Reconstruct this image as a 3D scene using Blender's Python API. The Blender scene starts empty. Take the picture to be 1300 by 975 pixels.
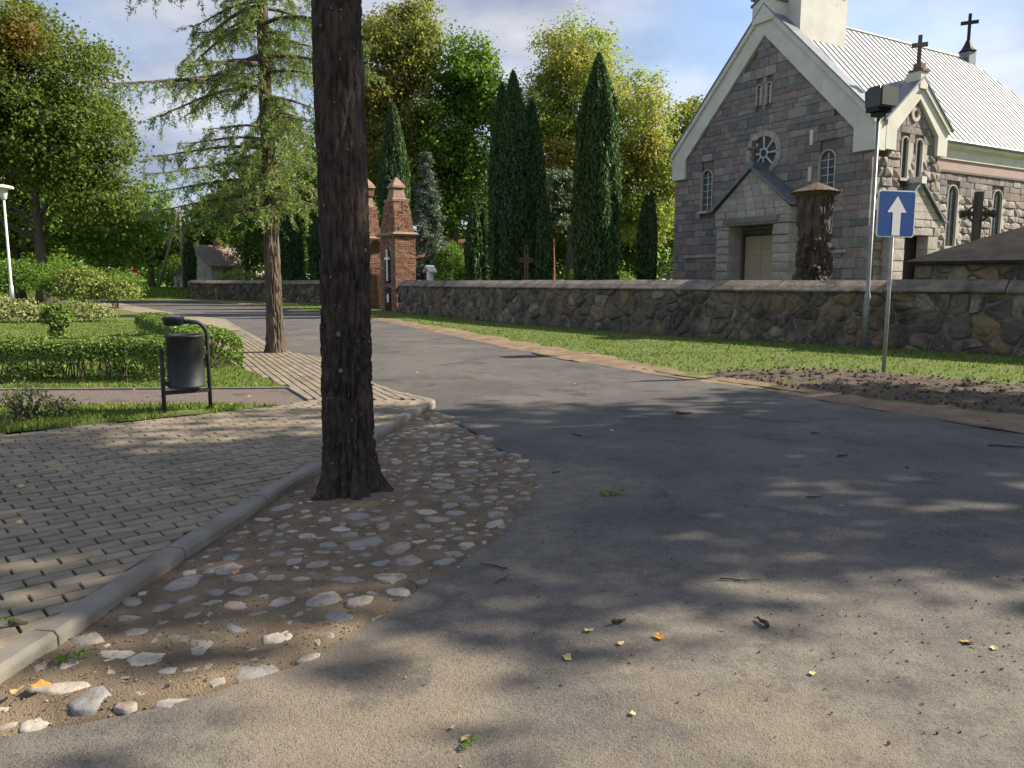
import bpy, bmesh, math, random
import numpy as np
from mathutils import Vector, Matrix, noise as mnoise
from mathutils.geometry import delaunay_2d_cdt

# ------------------------------------------------------------------ camera, sky, sun, exposure
SC = bpy.context.scene
COL = SC.collection
cam_d = bpy.data.cameras.new('camera')
cam = bpy.data.objects.new('camera', cam_d); COL.objects.link(cam)
CAM_H = 1.5
cam.location = (0, 0, CAM_H)
cam.rotation_euler = (math.radians(90 - 7.64), 0, 0)
cam_d.sensor_width = 36; cam_d.lens = 27.14
cam_d.clip_end = 2000; cam_d.clip_start = 0.05
SC.camera = cam

SUN_AZ, SUN_EL = 10.0, 35.0          # degrees: azimuth from +X towards +Y, elevation
sun_dir = Vector((math.cos(math.radians(SUN_AZ)) * math.cos(math.radians(SUN_EL)),
                  math.sin(math.radians(SUN_AZ)) * math.cos(math.radians(SUN_EL)),
                  math.sin(math.radians(SUN_EL))))
world = bpy.data.worlds.new('World'); SC.world = world; world.use_nodes = True
wn, wl = world.node_tree.nodes, world.node_tree.links
wn.clear()
w_out = wn.new('ShaderNodeOutputWorld'); w_bg = wn.new('ShaderNodeBackground')
w_bg.inputs['Strength'].default_value = 0.118
w_sky = wn.new('ShaderNodeTexSky'); w_sky.sky_type = 'NISHITA'; w_sky.sun_disc = False
w_sky.sun_elevation = math.radians(SUN_EL); w_sky.sun_rotation = math.radians(90 - SUN_AZ)
w_sky.air_density = 1.0; w_sky.dust_density = 0.6; w_sky.ozone_density = 2.0
w_tc = wn.new('ShaderNodeTexCoord'); w_sep = wn.new('ShaderNodeSeparateXYZ')
wl.new(w_tc.outputs['Generated'], w_sep.inputs[0])
def wmath(op, a, b=None, clamp=False):
    n = wn.new('ShaderNodeMath'); n.operation = op; n.use_clamp = clamp
    for i, v in enumerate((a, b)):
        if v is None: continue
        if isinstance(v, (int, float)): n.inputs[i].default_value = v
        else: wl.new(v, n.inputs[i])
    return n.outputs[0]
zz = wmath('ADD', wmath('MAXIMUM', w_sep.outputs[2], 0.0), 0.22)
w_cmb = wn.new('ShaderNodeCombineXYZ')
wl.new(wmath('DIVIDE', w_sep.outputs[0], zz), w_cmb.inputs[0])
wl.new(wmath('DIVIDE', w_sep.outputs[1], zz), w_cmb.inputs[1])
def wnoise(scale, off, detail, rough):
    mp = wn.new('ShaderNodeMapping'); mp.inputs['Location'].default_value = off
    wl.new(w_cmb.outputs[0], mp.inputs[0])
    n = wn.new('ShaderNodeTexNoise'); n.inputs['Scale'].default_value = scale
    n.inputs['Detail'].default_value = detail; n.inputs['Roughness'].default_value = rough
    wl.new(mp.outputs[0], n.inputs['Vector']); return n.outputs['Fac']
def wramp(src, a, b):
    n = wn.new('ShaderNodeMapRange'); n.interpolation_type = 'SMOOTHSTEP'
    n.inputs['From Min'].default_value = a; n.inputs['From Max'].default_value = b
    wl.new(src, n.inputs['Value']); return n.outputs['Result']
CLOUD_OFF = (3.1, 0.6, 0.0)
cl = wramp(wnoise(0.75, CLOUD_OFF, 8, 0.55), 0.36, 0.60)
cl = wmath('ADD', wmath('MULTIPLY', cl, 0.56), 0.40)
shade = wramp(wnoise(1.5, (7.3, 2.2, 1.0), 6, 0.55), 0.36, 0.68)
w_cc = wn.new('ShaderNodeMix'); w_cc.data_type = 'RGBA'
w_cc.inputs['A'].default_value = (1.30, 1.52, 2.10, 1); w_cc.inputs['B'].default_value = (3.3, 3.25, 3.4, 1)
wl.new(shade, w_cc.inputs['Factor'])
w_mix = wn.new('ShaderNodeMix'); w_mix.data_type = 'RGBA'
wl.new(cl, w_mix.inputs['Factor']); wl.new(w_sky.outputs[0], w_mix.inputs['A']); wl.new(w_cc.outputs['Result'], w_mix.inputs['B'])
wl.new(w_mix.outputs['Result'], w_bg.inputs['Color']); wl.new(w_bg.outputs[0], w_out.inputs['Surface'])

sun_l = bpy.data.lights.new('sun', 'SUN'); sun_l.energy = 5.0; sun_l.angle = math.radians(0.53); sun_l.color = (1.0, 0.88, 0.70)
sun = bpy.data.objects.new('sun', sun_l); COL.objects.link(sun)
sun.rotation_euler = sun_dir.to_track_quat('Z', 'Y').to_euler(); sun.location = (30, 10, 30)

SC.view_settings.view_transform = 'Standard'; SC.view_settings.look = 'None'
SC.view_settings.exposure = 1.14; SC.view_settings.gamma = 1.0; SC.view_settings.use_curve_mapping = False
SC.render.engine = 'CYCLES'
cy = SC.cycles
cy.use_denoising = True; cy.denoiser = 'OPENIMAGEDENOISE'
cy.max_bounces = 6; cy.diffuse_bounces = 3; cy.glossy_bounces = 2; cy.transmission_bounces = 4; cy.transparent_max_bounces = 4
cy.caustics_reflective = False; cy.caustics_refractive = False
cy.use_adaptive_sampling = True; cy.adaptive_threshold = 0.015

# ------------------------------------------------------------------ helpers
PI = math.pi
def ss(a, b, x):
    t = min(1.0, max(0.0, (x - a) / (b - a))); return t * t * (3 - 2 * t)
def gz(x, y): return 0.06 * ss(9.5, 14, y) + 0.75 * ss(60, 72, y)
PZ = 0.075                                     # top of the pavement on the park side
def N3(x, y, z=0.0): return mnoise.noise(Vector((x, y, z)))

MATS = {}
def M(name, c1, c2=None, scale=5.0, detail=5, rough=0.85, bump=0.0, bscale=30.0, c3=None, s3=1.0, t3=(0.5, 0.65),
      var=0.0, palette=None, spec=0.3, metal=0.0, thr=(0.35, 0.65), stretch=None, translucent=0.0, bdetail=4, hue=0.0, c4=None, s4=40.0, t4=(0.62, 0.68)):
    if name in MATS: return MATS[name]
    m = bpy.data.materials.new(name); m.use_nodes = True
    nt = m.node_tree; nd, lk = nt.nodes, nt.links
    bs = nd['Principled BSDF']; out = nd['Material Output']
    geo = nd.new('ShaderNodeNewGeometry')
    vec = geo.outputs['Position']
    if stretch:
        mp = nd.new('ShaderNodeMapping'); mp.inputs['Scale'].default_value = stretch; lk.new(vec, mp.inputs[0]); vec = mp.outputs[0]
    def noise(s, d=detail, r=0.55):
        n = nd.new('ShaderNodeTexNoise'); n.inputs['Scale'].default_value = s; n.inputs['Detail'].default_value = d
        n.inputs['Roughness'].default_value = r; lk.new(vec, n.inputs['Vector']); return n.outputs['Fac']
    def rng(src, a, b):
        n = nd.new('ShaderNodeMapRange'); n.interpolation_type = 'SMOOTHSTEP'
        n.inputs['From Min'].default_value = a; n.inputs['From Max'].default_value = b; lk.new(src, n.inputs['Value']); return n.outputs['Result']
    def mix(f, a, b, typ='MIX'):
        n = nd.new('ShaderNodeMix'); n.data_type = 'RGBA'; n.blend_type = typ
        for key, v in (('Factor', f), ('A', a), ('B', b)):
            if isinstance(v, (int, float)): n.inputs[key].default_value = v
            elif isinstance(v, tuple): n.inputs[key].default_value = v + (1,) if len(v) == 3 else v
            else: lk.new(v, n.inputs[key])
        return n.outputs['Result']
    rnd = None
    if var or palette or hue:
        oi = nd.new('ShaderNodeObjectInfo')
        a = nd.new('ShaderNodeMath'); a.operation = 'ADD'; lk.new(oi.outputs['Random'], a.inputs[0]); lk.new(geo.outputs['Random Per Island'], a.inputs[1])
        fr = nd.new('ShaderNodeMath'); fr.operation = 'FRACT'; lk.new(a.outputs[0], fr.inputs[0]); rnd = fr.outputs[0]
    if palette:
        cr = nd.new('ShaderNodeValToRGB'); cr.color_ramp.interpolation = 'CONSTANT'
        el = cr.color_ramp.elements
        while len(el) < len(palette): el.new(1.0)
        for i, c in enumerate(palette): el[i].position = i / len(palette); el[i].color = tuple(c) + (1,)
        lk.new(rnd, cr.inputs[0]); col = cr.outputs[0]
        if c2: col = mix(rng(noise(scale), *thr), col, c2)
        elif c1: col = mix(rng(noise(scale), 0.3, 0.7), mix(1.0, col, c1, 'MULTIPLY'), col)
    elif c2: col = mix(rng(noise(scale), *thr), c1, c2)
    else: col = mix(0.0, c1, c1)
    if c3: col = mix(rng(noise(s3), *t3), col, c3)
    if c4: col = mix(rng(noise(s4, 2), *t4), col, c4)
    if var or hue:
        hs = nd.new('ShaderNodeHueSaturation')
        mv = nd.new('ShaderNodeMapRange'); mv.inputs['To Min'].default_value = 1 - var; mv.inputs['To Max'].default_value = 1 + var
        r2 = nd.new('ShaderNodeMath'); r2.operation = 'MULTIPLY'; r2.inputs[1].default_value = 7.31; lk.new(rnd, r2.inputs[0])
        r3 = nd.new('ShaderNodeMath'); r3.operation = 'FRACT'; lk.new(r2.outputs[0], r3.inputs[0])
        lk.new(r3.outputs[0], mv.inputs['Value']); lk.new(mv.outputs[0], hs.inputs['Value'])
        if hue:
            mh = nd.new('ShaderNodeMapRange'); mh.inputs['To Min'].default_value = 0.5 - hue; mh.inputs['To Max'].default_value = 0.5 + hue
            lk.new(rnd, mh.inputs['Value']); lk.new(mh.outputs[0], hs.inputs['Hue'])
        lk.new(col, hs.inputs['Color']); col = hs.outputs[0]
    lk.new(col, bs.inputs['Base Color'])
    bs.inputs['Roughness'].default_value = rough; bs.inputs['Metallic'].default_value = metal
    bs.inputs['Specular IOR Level'].default_value = spec
    if bump:
        b = nd.new('ShaderNodeBump'); b.inputs['Strength'].default_value = 1.0; b.inputs['Distance'].default_value = bump
        lk.new(noise(bscale, bdetail, 0.6), b.inputs['Height']); lk.new(b.outputs[0], bs.inputs['Normal'])
    if translucent:
        tr = nd.new('ShaderNodeBsdfTranslucent'); ms = nd.new('ShaderNodeMixShader')
        ms.inputs[0].default_value = translucent
        lk.new(mix(1.0, col, (1.15, 1.25, 0.6), 'MULTIPLY'), tr.inputs[0])
        lk.new(bs.outputs[0], ms.inputs[1]); lk.new(tr.outputs[0], ms.inputs[2]); lk.new(ms.outputs[0], out.inputs['Surface'])
    MATS[name] = m
    return m

def raw_obj(name, me, mat=None, parent=None):
    o = bpy.data.objects.new(name, me); COL.objects.link(o)
    if mat is not None and not me.materials: me.materials.append(mat)
    if parent is not None: o.parent = parent
    return o
def tag(o, label=None, cat=None, group=None, kind=None):
    if label: o['label'] = label
    if cat: o['category'] = cat
    if group: o['group'] = group
    if kind: o['kind'] = kind
    return o
def empty(name, loc=(0, 0, 0), rz=0.0, label=None, cat=None, group=None):
    o = bpy.data.objects.new(name, None); COL.objects.link(o)
    o.location = loc; o.rotation_euler = (0, 0, rz); o.empty_display_size = 0.2
    return tag(o, label, cat, group)
def copy_tree(o, parent=None):
    c = o.copy(); COL.objects.link(c); c.parent = parent
    for ch in list(o.children): copy_tree(ch, c)
    return c

class MB:
    def __init__(s): s.v = []; s.f = []
    def add(s, vs, fs):
        k = len(s.v); s.v += [tuple(p) for p in vs]; s.f += [tuple(i + k for i in f) for f in fs]; return s
    def box(s, x0, x1, y0, y1, z0, z1):
        return s.add([(x0,y0,z0),(x1,y0,z0),(x1,y1,z0),(x0,y1,z0),(x0,y0,z1),(x1,y0,z1),(x1,y1,z1),(x0,y1,z1)],
                     [(0,3,2,1),(4,5,6,7),(0,1,5,4),(1,2,6,5),(2,3,7,6),(3,0,4,7)])
    def cbox(s, c, d): return s.box(c[0]-d[0]/2, c[0]+d[0]/2, c[1]-d[1]/2, c[1]+d[1]/2, c[2]-d[2]/2, c[2]+d[2]/2)
    def loft(s, rings, cap0=True, cap1=True, closed=True):
        n = len(rings[0]); k = len(s.v)
        for r in rings: s.v += [tuple(p) for p in r]
        for i in range(len(rings) - 1):
            for j in range(n if closed else n - 1):
                a, b = k + i*n + j, k + i*n + (j+1) % n
                s.f.append((a, b, b + n, a + n))
        if cap0: s.f.append(tuple(k + j for j in reversed(range(n))))
        if cap1: s.f.append(tuple(k + (len(rings)-1)*n + j for j in range(n)))
        return s
    def prism(s, poly, d0, d1, axis='y'):              # poly in (u, v); extruded along axis
        def p(u, v, d): return {'y': (u, d, v), 'x': (d, u, v), 'z': (u, v, d)}[axis]
        s.loft([[p(u, v, d0) for u, v in poly], [p(u, v, d1) for u, v in poly]]); return s
    def tube(s, pts, rad, seg=8, caps=True):
        pts = [Vector(p) for p in pts]; n = len(pts)
        if not hasattr(rad, '__len__'): rad = [rad] * n
        rings = []; ref = None
        for i in range(n):
            d = (pts[min(i+1, n-1)] - pts[max(i-1, 0)]).normalized()
            if ref is None: ref = d.orthogonal().normalized()
            else: ref = (ref - d * ref.dot(d)); ref = ref.normalized() if ref.length > 1e-6 else d.orthogonal().normalized()
            b = d.cross(ref)
            rings.append([pts[i] + (ref * math.cos(2*PI*j/seg) + b * math.sin(2*PI*j/seg)) * rad[i] for j in range(seg)])
        return s.loft(rings, caps, caps)
    def lathe(s, prof, seg=24, c=(0, 0, 0)):            # prof = [(r, z)]
        return s.loft([[(c[0] + r*math.cos(2*PI*j/seg), c[1] + r*math.sin(2*PI*j/seg), c[2] + z) for j in range(seg)] for r, z in prof])
    def mesh(s, name, smooth=False):
        me = bpy.data.meshes.new(name); me.from_pydata(s.v, [], s.f)
        bm = bmesh.new(); bm.from_mesh(me); bmesh.ops.recalc_face_normals(bm, faces=bm.faces); bm.to_mesh(me); bm.free()
        if smooth: me.polygons.foreach_set('use_smooth', [True] * len(me.polygons))
        return me
    def build(s, name, mat, parent=None, smooth=False, kind=None, bevel=0.0):
        me = s.mesh(name, smooth); o = raw_obj(name, me, mat, parent)
        if bevel:
            b = o.modifiers.new('bevel', 'BEVEL'); b.width = bevel; b.segments = 2; b.limit_method = 'ANGLE'
        if kind: o['kind'] = kind
        return o

def np_mesh(name, verts, n_per):
    """verts: (K*n_per, 3) array; K faces of n_per corners each, all separate islands"""
    verts = np.asarray(verts, dtype=np.float32).reshape(-1, 3); nv = len(verts); nf = nv // n_per
    me = bpy.data.meshes.new(name)
    me.vertices.add(nv); me.vertices.foreach_set('co', verts.ravel())
    me.loops.add(nv); me.loops.foreach_set('vertex_index', np.arange(nv, dtype=np.int32))
    me.polygons.add(nf); me.polygons.foreach_set('loop_start', np.arange(0, nv, n_per, dtype=np.int32))
    me.polygons.foreach_set('loop_total', np.full(nf, n_per, dtype=np.int32))
    me.update(calc_edges=True); return me
def unit(a): return a / np.maximum(np.linalg.norm(a, axis=-1, keepdims=True), 1e-9)
def leaf_quads(P, Nn, size, aspect, rng, up=None):
    """rhombic leaves at P (K,3) with normals Nn, long axis random in plane (or along up)"""
    K = len(P)
    Nn = unit(Nn)
    A = rng.normal(size=(K, 3)) if up is None else up
    A = unit(A - Nn * np.sum(A * Nn, 1, keepdims=True)); B = np.cross(Nn, A)
    s = np.asarray(size).reshape(-1, 1) * np.ones((K, 1))
    a = A * s * 0.5; b = B * s * 0.5 * aspect
    fold = Nn * s * 0.10
    return np.stack([P - a, P + b * 1.0 - a * 0.1 + fold, P + a, P - b * 1.0 - a * 0.1 + fold], 1).reshape(-1, 3)

def in_poly(x, y, poly):
    c = False; n = len(poly); j = n - 1
    for i in range(n):
        xi, yi = poly[i]; xj, yj = poly[j]
        if (yi > y) != (yj > y) and x < (xj - xi) * (y - yi) / (yj - yi) + xi: c = not c
        j = i
    return c
def in_poly_np(P, poly):
    x, y = P[:, 0], P[:, 1]; c = np.zeros(len(P), bool); n = len(poly); j = n - 1
    for i in range(n):
        xi, yi = poly[i]; xj, yj = poly[j]
        if yi != yj:
            t = ((yi > y) != (yj > y)) & (x < (xj - xi) * (y - yi) / (yj - yi) + xi); c ^= t
        j = i
    return c
def clip_half(poly, px, py, nx, ny):               # keep (p - P).n <= 0
    out = []
    for i in range(len(poly)):
        a, b = poly[i], poly[(i+1) % len(poly)]
        da = (a[0]-px)*nx + (a[1]-py)*ny; db = (b[0]-px)*nx + (b[1]-py)*ny
        if da <= 0: out.append(a)
        if (da < 0 < db) or (db < 0 < da):
            t = da / (da - db); out.append((a[0] + (b[0]-a[0])*t, a[1] + (b[1]-a[1])*t))
    return out
def patch(name, poly, zf, res, mat, parent=None, kind='structure', rnd=None, smooth=True):
    """a sheet over a polygon, triangulated with inner points so it can follow zf(x, y)"""
    pts = []
    for i in range(len(poly)):
        a, b = poly[i], poly[(i+1) % len(poly)]; d = math.hypot(b[0]-a[0], b[1]-a[1]); n = max(1, int(d / (res * 1.5)))
        n = min(n, 200)
        pts += [(a[0] + (b[0]-a[0])*k/n, a[1] + (b[1]-a[1])*k/n) for k in range(n)]
    nb = len(pts)
    xs = [p[0] for p in poly]; ys = [p[1] for p in poly]
    gx = np.arange(min(xs) + res/2, max(xs), res); gy = np.arange(min(ys) + res/2, max(ys), res)
    G = np.stack(np.meshgrid(gx, gy), -1).reshape(-1, 2)
    G = G + np.random.default_rng(5).uniform(-0.25, 0.25, G.shape) * res
    G = G[in_poly_np(G, poly)]
    allp = [Vector(p) for p in pts] + [Vector((float(p[0]), float(p[1]))) for p in G]
    r = delaunay_2d_cdt(allp, [], [list(range(nb))], 1, 1e-5)
    V = [(p[0], p[1], zf(p[0], p[1])) for p in r[0]]
    me = bpy.data.meshes.new(name); me.from_pydata(V, [], [tuple(f) for f in r[2]])
    bm = bmesh.new(); bm.from_mesh(me)
    for f in bm.faces:
        if f.normal.z < 0: f.normal_flip()
    bm.to_mesh(me); bm.free()
    if smooth: me.polygons.foreach_set('use_smooth', [True] * len(me.polygons))
    o = raw_obj(name, me, mat, parent)
    if kind and parent is None: o['kind'] = kind
    return o

# ------------------------------------------------------------------ materials
def asphalt_material():
    m = bpy.data.materials.new('asphalt'); m.use_nodes = True; nd, lk = m.node_tree.nodes, m.node_tree.links; bs = nd['Principled BSDF']
    geo = nd.new('ShaderNodeNewGeometry'); pos = geo.outputs['Position']
    def noise(s, d, r=.55, off=None):
        n = nd.new('ShaderNodeTexNoise'); n.inputs['Scale'].default_value = s; n.inputs['Detail'].default_value = d; n.inputs['Roughness'].default_value = r
        v = pos
        if off: mp = nd.new('ShaderNodeMapping'); mp.inputs['Location'].default_value = off; lk.new(pos, mp.inputs[0]); v = mp.outputs[0]
        lk.new(v, n.inputs['Vector']); return n.outputs['Fac']
    def rg(src, a, b, lo=0.0, hi=1.0):
        n = nd.new('ShaderNodeMapRange'); n.interpolation_type = 'SMOOTHSTEP'; lk.new(src, n.inputs['Value'])
        for k, v in (('From Min', a), ('From Max', b), ('To Min', lo), ('To Max', hi)): n.inputs[k].default_value = v
        return n.outputs['Result']
    def mix(f, a, b):
        n = nd.new('ShaderNodeMix'); n.data_type = 'RGBA'
        for k, v in (('Factor', f), ('A', a), ('B', b)):
            if isinstance(v, tuple): n.inputs[k].default_value = v + (1,)
            elif isinstance(v, (int, float)): n.inputs[k].default_value = v
            else: lk.new(v, n.inputs[k])
        return n.outputs['Result']
    def op(o, a, b):
        n = nd.new('ShaderNodeMath'); n.operation = o; n.use_clamp = o in ('MAXIMUM',)
        for i, v in enumerate((a, b)):
            if isinstance(v, (int, float)): n.inputs[i].default_value = v
            else: lk.new(v, n.inputs[i])
        return n.outputs[0]
    def dist(c):
        n = nd.new('ShaderNodeVectorMath'); n.operation = 'DISTANCE'; lk.new(pos, n.inputs[0]); n.inputs[1].default_value = c; return n.outputs['Value']
    col = mix(rg(noise(.8, 6), .35, .65), (0.070, 0.068, 0.070), (0.102, 0.097, 0.095))
    col = mix(rg(noise(2.6, 6, .6, (4, 1, 0)), .52, .7), col, (0.048, 0.047, 0.048))           # bitumen-rich patches
    col = mix(rg(noise(.42, 5, .6, (3, 8, 4)), .50, .66, 0, .75), col, (0.118, 0.112, 0.106))       # worn, greyed areas
    col = mix(rg(noise(1.7, 8, .68, (6, 2, 9)), .55, .66, 0, .8), col, (0.040, 0.038, 0.038))      # dark stains
    # dust and sand drifted over the apron in front of the bed
    d = op('SUBTRACT', op('ADD', rg(dist((1.2, 1.4, 0)), .8, 4.6, .60, 0.0), op('MULTIPLY', noise(.75, 9, .66, (2, 5, 1)), 2.1)), 1.0)
    d2 = op('SUBTRACT', op('ADD', op('MAXIMUM', op('MAXIMUM', rg(dist((.35, 5.6, 0)), .3, 1.2, .8, 0.0), rg(dist((-.2, 3.8, 0)), .3, 1.0, .7, 0.0)), rg(dist((-1.2, 2.3, 0)), .3, 1.1, .7, 0.0)), op('MULTIPLY', noise(2.0, 6, .6, (1, 1, 6)), 1.2)), .78)
    dust = rg(op('MAXIMUM', d, d2), 0.0, .75, 0.0, .85)
    col = mix(dust, col, mix(rg(noise(7, 6, .65), .35, .7), (0.205, 0.182, 0.150), (0.110, 0.099, 0.085)))
    col = mix(rg(noise(1.1, 7, .6, (9, 3, 2)), .58, .72, 0, .5), col, (0.145, 0.125, 0.105))
    sandy = op('SUBTRACT', op('ADD', op('MAXIMUM', rg(dist((-.55, 2.65, 0)), .15, .95, .7, 0.0), rg(dist((.7, 2.35, 0)), .1, .9, .45, 0.0)), op('MULTIPLY', noise(3.2, 8, .66, (4, 4, 4)), 1.3)), .80)
    col = mix(rg(sandy, 0.0, .5, 0.0, .55), col, (0.26, 0.212, 0.150))
    col = mix(rg(noise(1.25, 9, .7, (12, 7, 3)), .56, .64, 0, .6), col, (0.070, 0.064, 0.060))
    vo = nd.new('ShaderNodeTexVoronoi'); vo.inputs['Scale'].default_value = 190; lk.new(pos, vo.inputs['Vector'])
    sp = nd.new('ShaderNodeSeparateColor'); lk.new(vo.outputs['Color'], sp.inputs[0])
    col = mix(rg(sp.outputs[0], .72, 1.0, 0, .55), col, (0.23, 0.21, 0.185)); col = mix(rg(sp.outputs[1], .7, 1.0, 0, .5), col, (0.022, 0.021, 0.021))
    lk.new(col, bs.inputs['Base Color']); bs.inputs['Roughness'].default_value = .85; bs.inputs['Specular IOR Level'].default_value = .3
    b = nd.new('ShaderNodeBump'); b.inputs['Distance'].default_value = .0025; lk.new(vo.outputs['Distance'], b.inputs['Height']); b.invert = True
    b2 = nd.new('ShaderNodeBump'); b2.inputs['Distance'].default_value = .006; lk.new(noise(55, 6, .7), b2.inputs['Height']); lk.new(b.outputs[0], b2.inputs['Normal'])
    lk.new(b2.outputs[0], bs.inputs['Normal']); return m
m_asphalt = asphalt_material()
m_ground = M('meadow', (0.09, 0.12, 0.03), (0.13, 0.15, 0.045), scale=0.5, rough=0.95, bump=0.02, bscale=20)
m_lawn = M('lawn_soil', (0.09, 0.125, 0.03), (0.12, 0.15, 0.04), scale=3, rough=0.95, bump=0.02, bscale=60, c3=(0.09, 0.065, 0.04), s3=1.5, t3=(0.6, 0.7))
m_sand = M('road_sand', (0.24, 0.175, 0.115), (0.16, 0.115, 0.075), scale=2.0, rough=0.95, bump=0.012, bscale=70, c3=(0.10, 0.075, 0.05), s3=7, t3=(0.58, 0.7))
m_soil = M('turned_soil', (0.080, 0.062, 0.046), (0.12, 0.096, 0.073), scale=8, rough=1.0, bump=0.03, bscale=45)
m_bed = M('bed_dirt', (0.205, 0.160, 0.110), (0.135, 0.103, 0.071), scale=5, rough=1.0, bump=0.015, bscale=110, c3=(0.17, 0.13, 0.085), s3=2.0, t3=(0.5, 0.75))
m_joint = M('paver_joint', (0.060, 0.055, 0.038), (0.04, 0.046, 0.023), scale=6, rough=1.0, bump=0.006, bscale=120)
m_paver = M('paver_concrete', (0.235, 0.198, 0.148), (0.185, 0.156, 0.118), scale=9, rough=0.9, bump=0.003, bscale=160, var=0.13, c3=(0.13, 0.12, 0.10), s3=1.2, t3=(0.52, 0.75))
m_kerb = M('kerb_concrete', (0.22, 0.205, 0.18), (0.17, 0.155, 0.13), scale=4, rough=0.9, bump=0.003, bscale=120, c3=(0.12, 0.10, 0.08), s3=2.2, t3=(0.56, 0.75))
m_gravel = M('path_gravel', (0.17, 0.14, 0.125), (0.12, 0.10, 0.092), scale=30, rough=1.0, bump=0.012, bscale=130, c3=(0.09, 0.075, 0.06), s3=3, t3=(0.55, 0.7))
m_cobble = M('fieldstone', (0.75, 0.75, 0.75), scale=22, rough=0.85, bump=0.006, bscale=50,
             palette=[(.30,.275,.24),(.255,.24,.225),(.38,.34,.29),(.30,.25,.22),(.225,.225,.23),(.42,.38,.32),(.28,.26,.23),(.30,.255,.225),(.25,.23,.21)],
             c3=(0.17, 0.135, 0.095), s3=9, t3=(0.52, 0.72))
m_grit = M('grit', (0.12, 0.09, 0.06), (0.2, 0.16, 0.11), scale=30, rough=1.0, var=0.4)
m_bark = M('larch_bark', (0.058, 0.046, 0.039), (0.027, 0.022, 0.019), scale=26, stretch=(1, 1, 0.45), rough=0.95, bump=0.012, bscale=45,
           c3=(0.062, 0.048, 0.041), s3=8, t3=(0.5, 0.7), spec=0.2, c4=(0.13, 0.12, 0.105), s4=55, t4=(0.69, 0.74))
m_bark2 = M('larch_bark_pale', (0.125, 0.098, 0.074), (0.065, 0.050, 0.038), scale=10, stretch=(1, 1, 0.25), rough=0.95, bump=0.02, bscale=30)
m_barkg = M('grey_bark', (0.11, 0.095, 0.08), (0.065, 0.055, 0.045), scale=6, stretch=(1, 1, 0.3), rough=0.95, bump=0.02, bscale=20)
m_barkp = M('pine_bark', (0.26, 0.13, 0.075), (0.16, 0.085, 0.055), scale=5, rough=0.95, bump=0.02, bscale=20)
m_lichen = M('lichen', (0.16, 0.155, 0.135), (0.09, 0.085, 0.075), scale=40, rough=1.0)
m_walldark = M('wall_mortar', (0.095, 0.082, 0.066), (0.19, 0.165, 0.135), scale=6, rough=1.0, bump=0.02, bscale=40)
m_wallstone = M('wall_stone', (0.7, 0.7, 0.7), scale=9, rough=0.9, bump=0.02, bscale=22,
                palette=[(.19,.14,.095),(.145,.122,.10),(.22,.17,.115),(.13,.115,.10),(.23,.165,.10),(.165,.14,.115),(.21,.155,.12),(.115,.102,.092),(.175,.145,.12),(.27,.23,.185)],
                c3=(0.06, 0.055, 0.048), s3=2.2, t3=(0.46, 0.66), c4=(0.22, 0.21, 0.19), s4=14, t4=(0.66, 0.72))
m_cap = M('cap_concrete', (0.25, 0.215, 0.175), (0.15, 0.128, 0.105), scale=3.0, rough=0.95, bump=0.02, bscale=18, c3=(0.055, 0.05, 0.045), s3=1.6, t3=(0.52, 0.72))
m_capdark = M('tar_roof', (0.024, 0.024, 0.025), (0.038, 0.037, 0.037), scale=4, rough=1.0, spec=0.08, bump=0.012, bscale=30)
m_block = M('granite_block', (0.72, 0.72, 0.74), scale=5, rough=0.85, bump=0.012, bscale=14, var=0.16,
            palette=[(.265,.215,.205),(.235,.215,.212),(.195,.193,.20),(.31,.255,.24),(.25,.222,.215),(.205,.18,.178),(.29,.27,.262),(.29,.22,.205),(.18,.176,.184),(.255,.236,.23)])
m_blockpale = M('pale_granite_block', (0.75, 0.75, 0.76), scale=5, rough=0.85, bump=0.008, bscale=14, var=0.10,
                palette=[(.44,.40,.37),(.40,.375,.355),(.48,.44,.41),(.37,.345,.33),(.43,.38,.35)])
m_rock = M('rock_faced_block', (0.75, 0.75, 0.75), scale=7, rough=0.85, bump=0.03, bscale=12, var=0.15,
           palette=[(.33,.29,.265),(.28,.255,.24),(.39,.355,.325),(.24,.205,.19),(.35,.31,.285),(.30,.245,.225)])
m_mortar = M('church_mortar', (0.19, 0.165, 0.155), (0.14, 0.125, 0.12), scale=10, rough=1.0, bump=0.01, bscale=40)
m_plaster = M('white_plaster', (0.62, 0.615, 0.575), (0.54, 0.535, 0.50), scale=1.2, rough=0.9, bump=0.003, bscale=60, c3=(0.40, 0.37, 0.31), s3=1.7, t3=(0.62, 0.80))
m_pink = M('pink_plaster', (0.40, 0.30, 0.29), (0.36, 0.27, 0.26), scale=2, rough=0.9)
m_reveal = M('window_reveal', (0.46, 0.45, 0.41), (0.38, 0.37, 0.34), scale=3, rough=0.9)
m_roof = M('zinc_roof', (0.345, 0.365, 0.39), (0.30, 0.32, 0.345), scale=1.5, rough=0.5, spec=0.4)
m_seam = M('roof_seam', (0.25, 0.265, 0.28), rough=0.6)
m_flash = M('grey_flashing', (0.15, 0.17, 0.20), (0.19, 0.21, 0.24), scale=3, rough=0.45, metal=0.4)
m_glass = M('window_glass', (0.045, 0.055, 0.07), (0.075, 0.09, 0.11), scale=4, rough=0.12, spec=0.6)
m_muntin = M('white_muntin', (0.52, 0.53, 0.54), rough=0.6)
m_muntind = M('dark_muntin', (0.07, 0.07, 0.075), rough=0.6)
m_door = M('tan_door', (0.55, 0.44, 0.33), (0.49, 0.385, 0.285), scale=4, stretch=(1, 1, 6), rough=0.6)
m_doorframe = M('porch_concrete', (0.22, 0.215, 0.20), (0.17, 0.165, 0.155), scale=2, rough=0.9)
m_iron = M('black_iron', (0.022, 0.022, 0.024), (0.035, 0.032, 0.03), scale=20, rough=0.55, metal=0.5)
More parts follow.
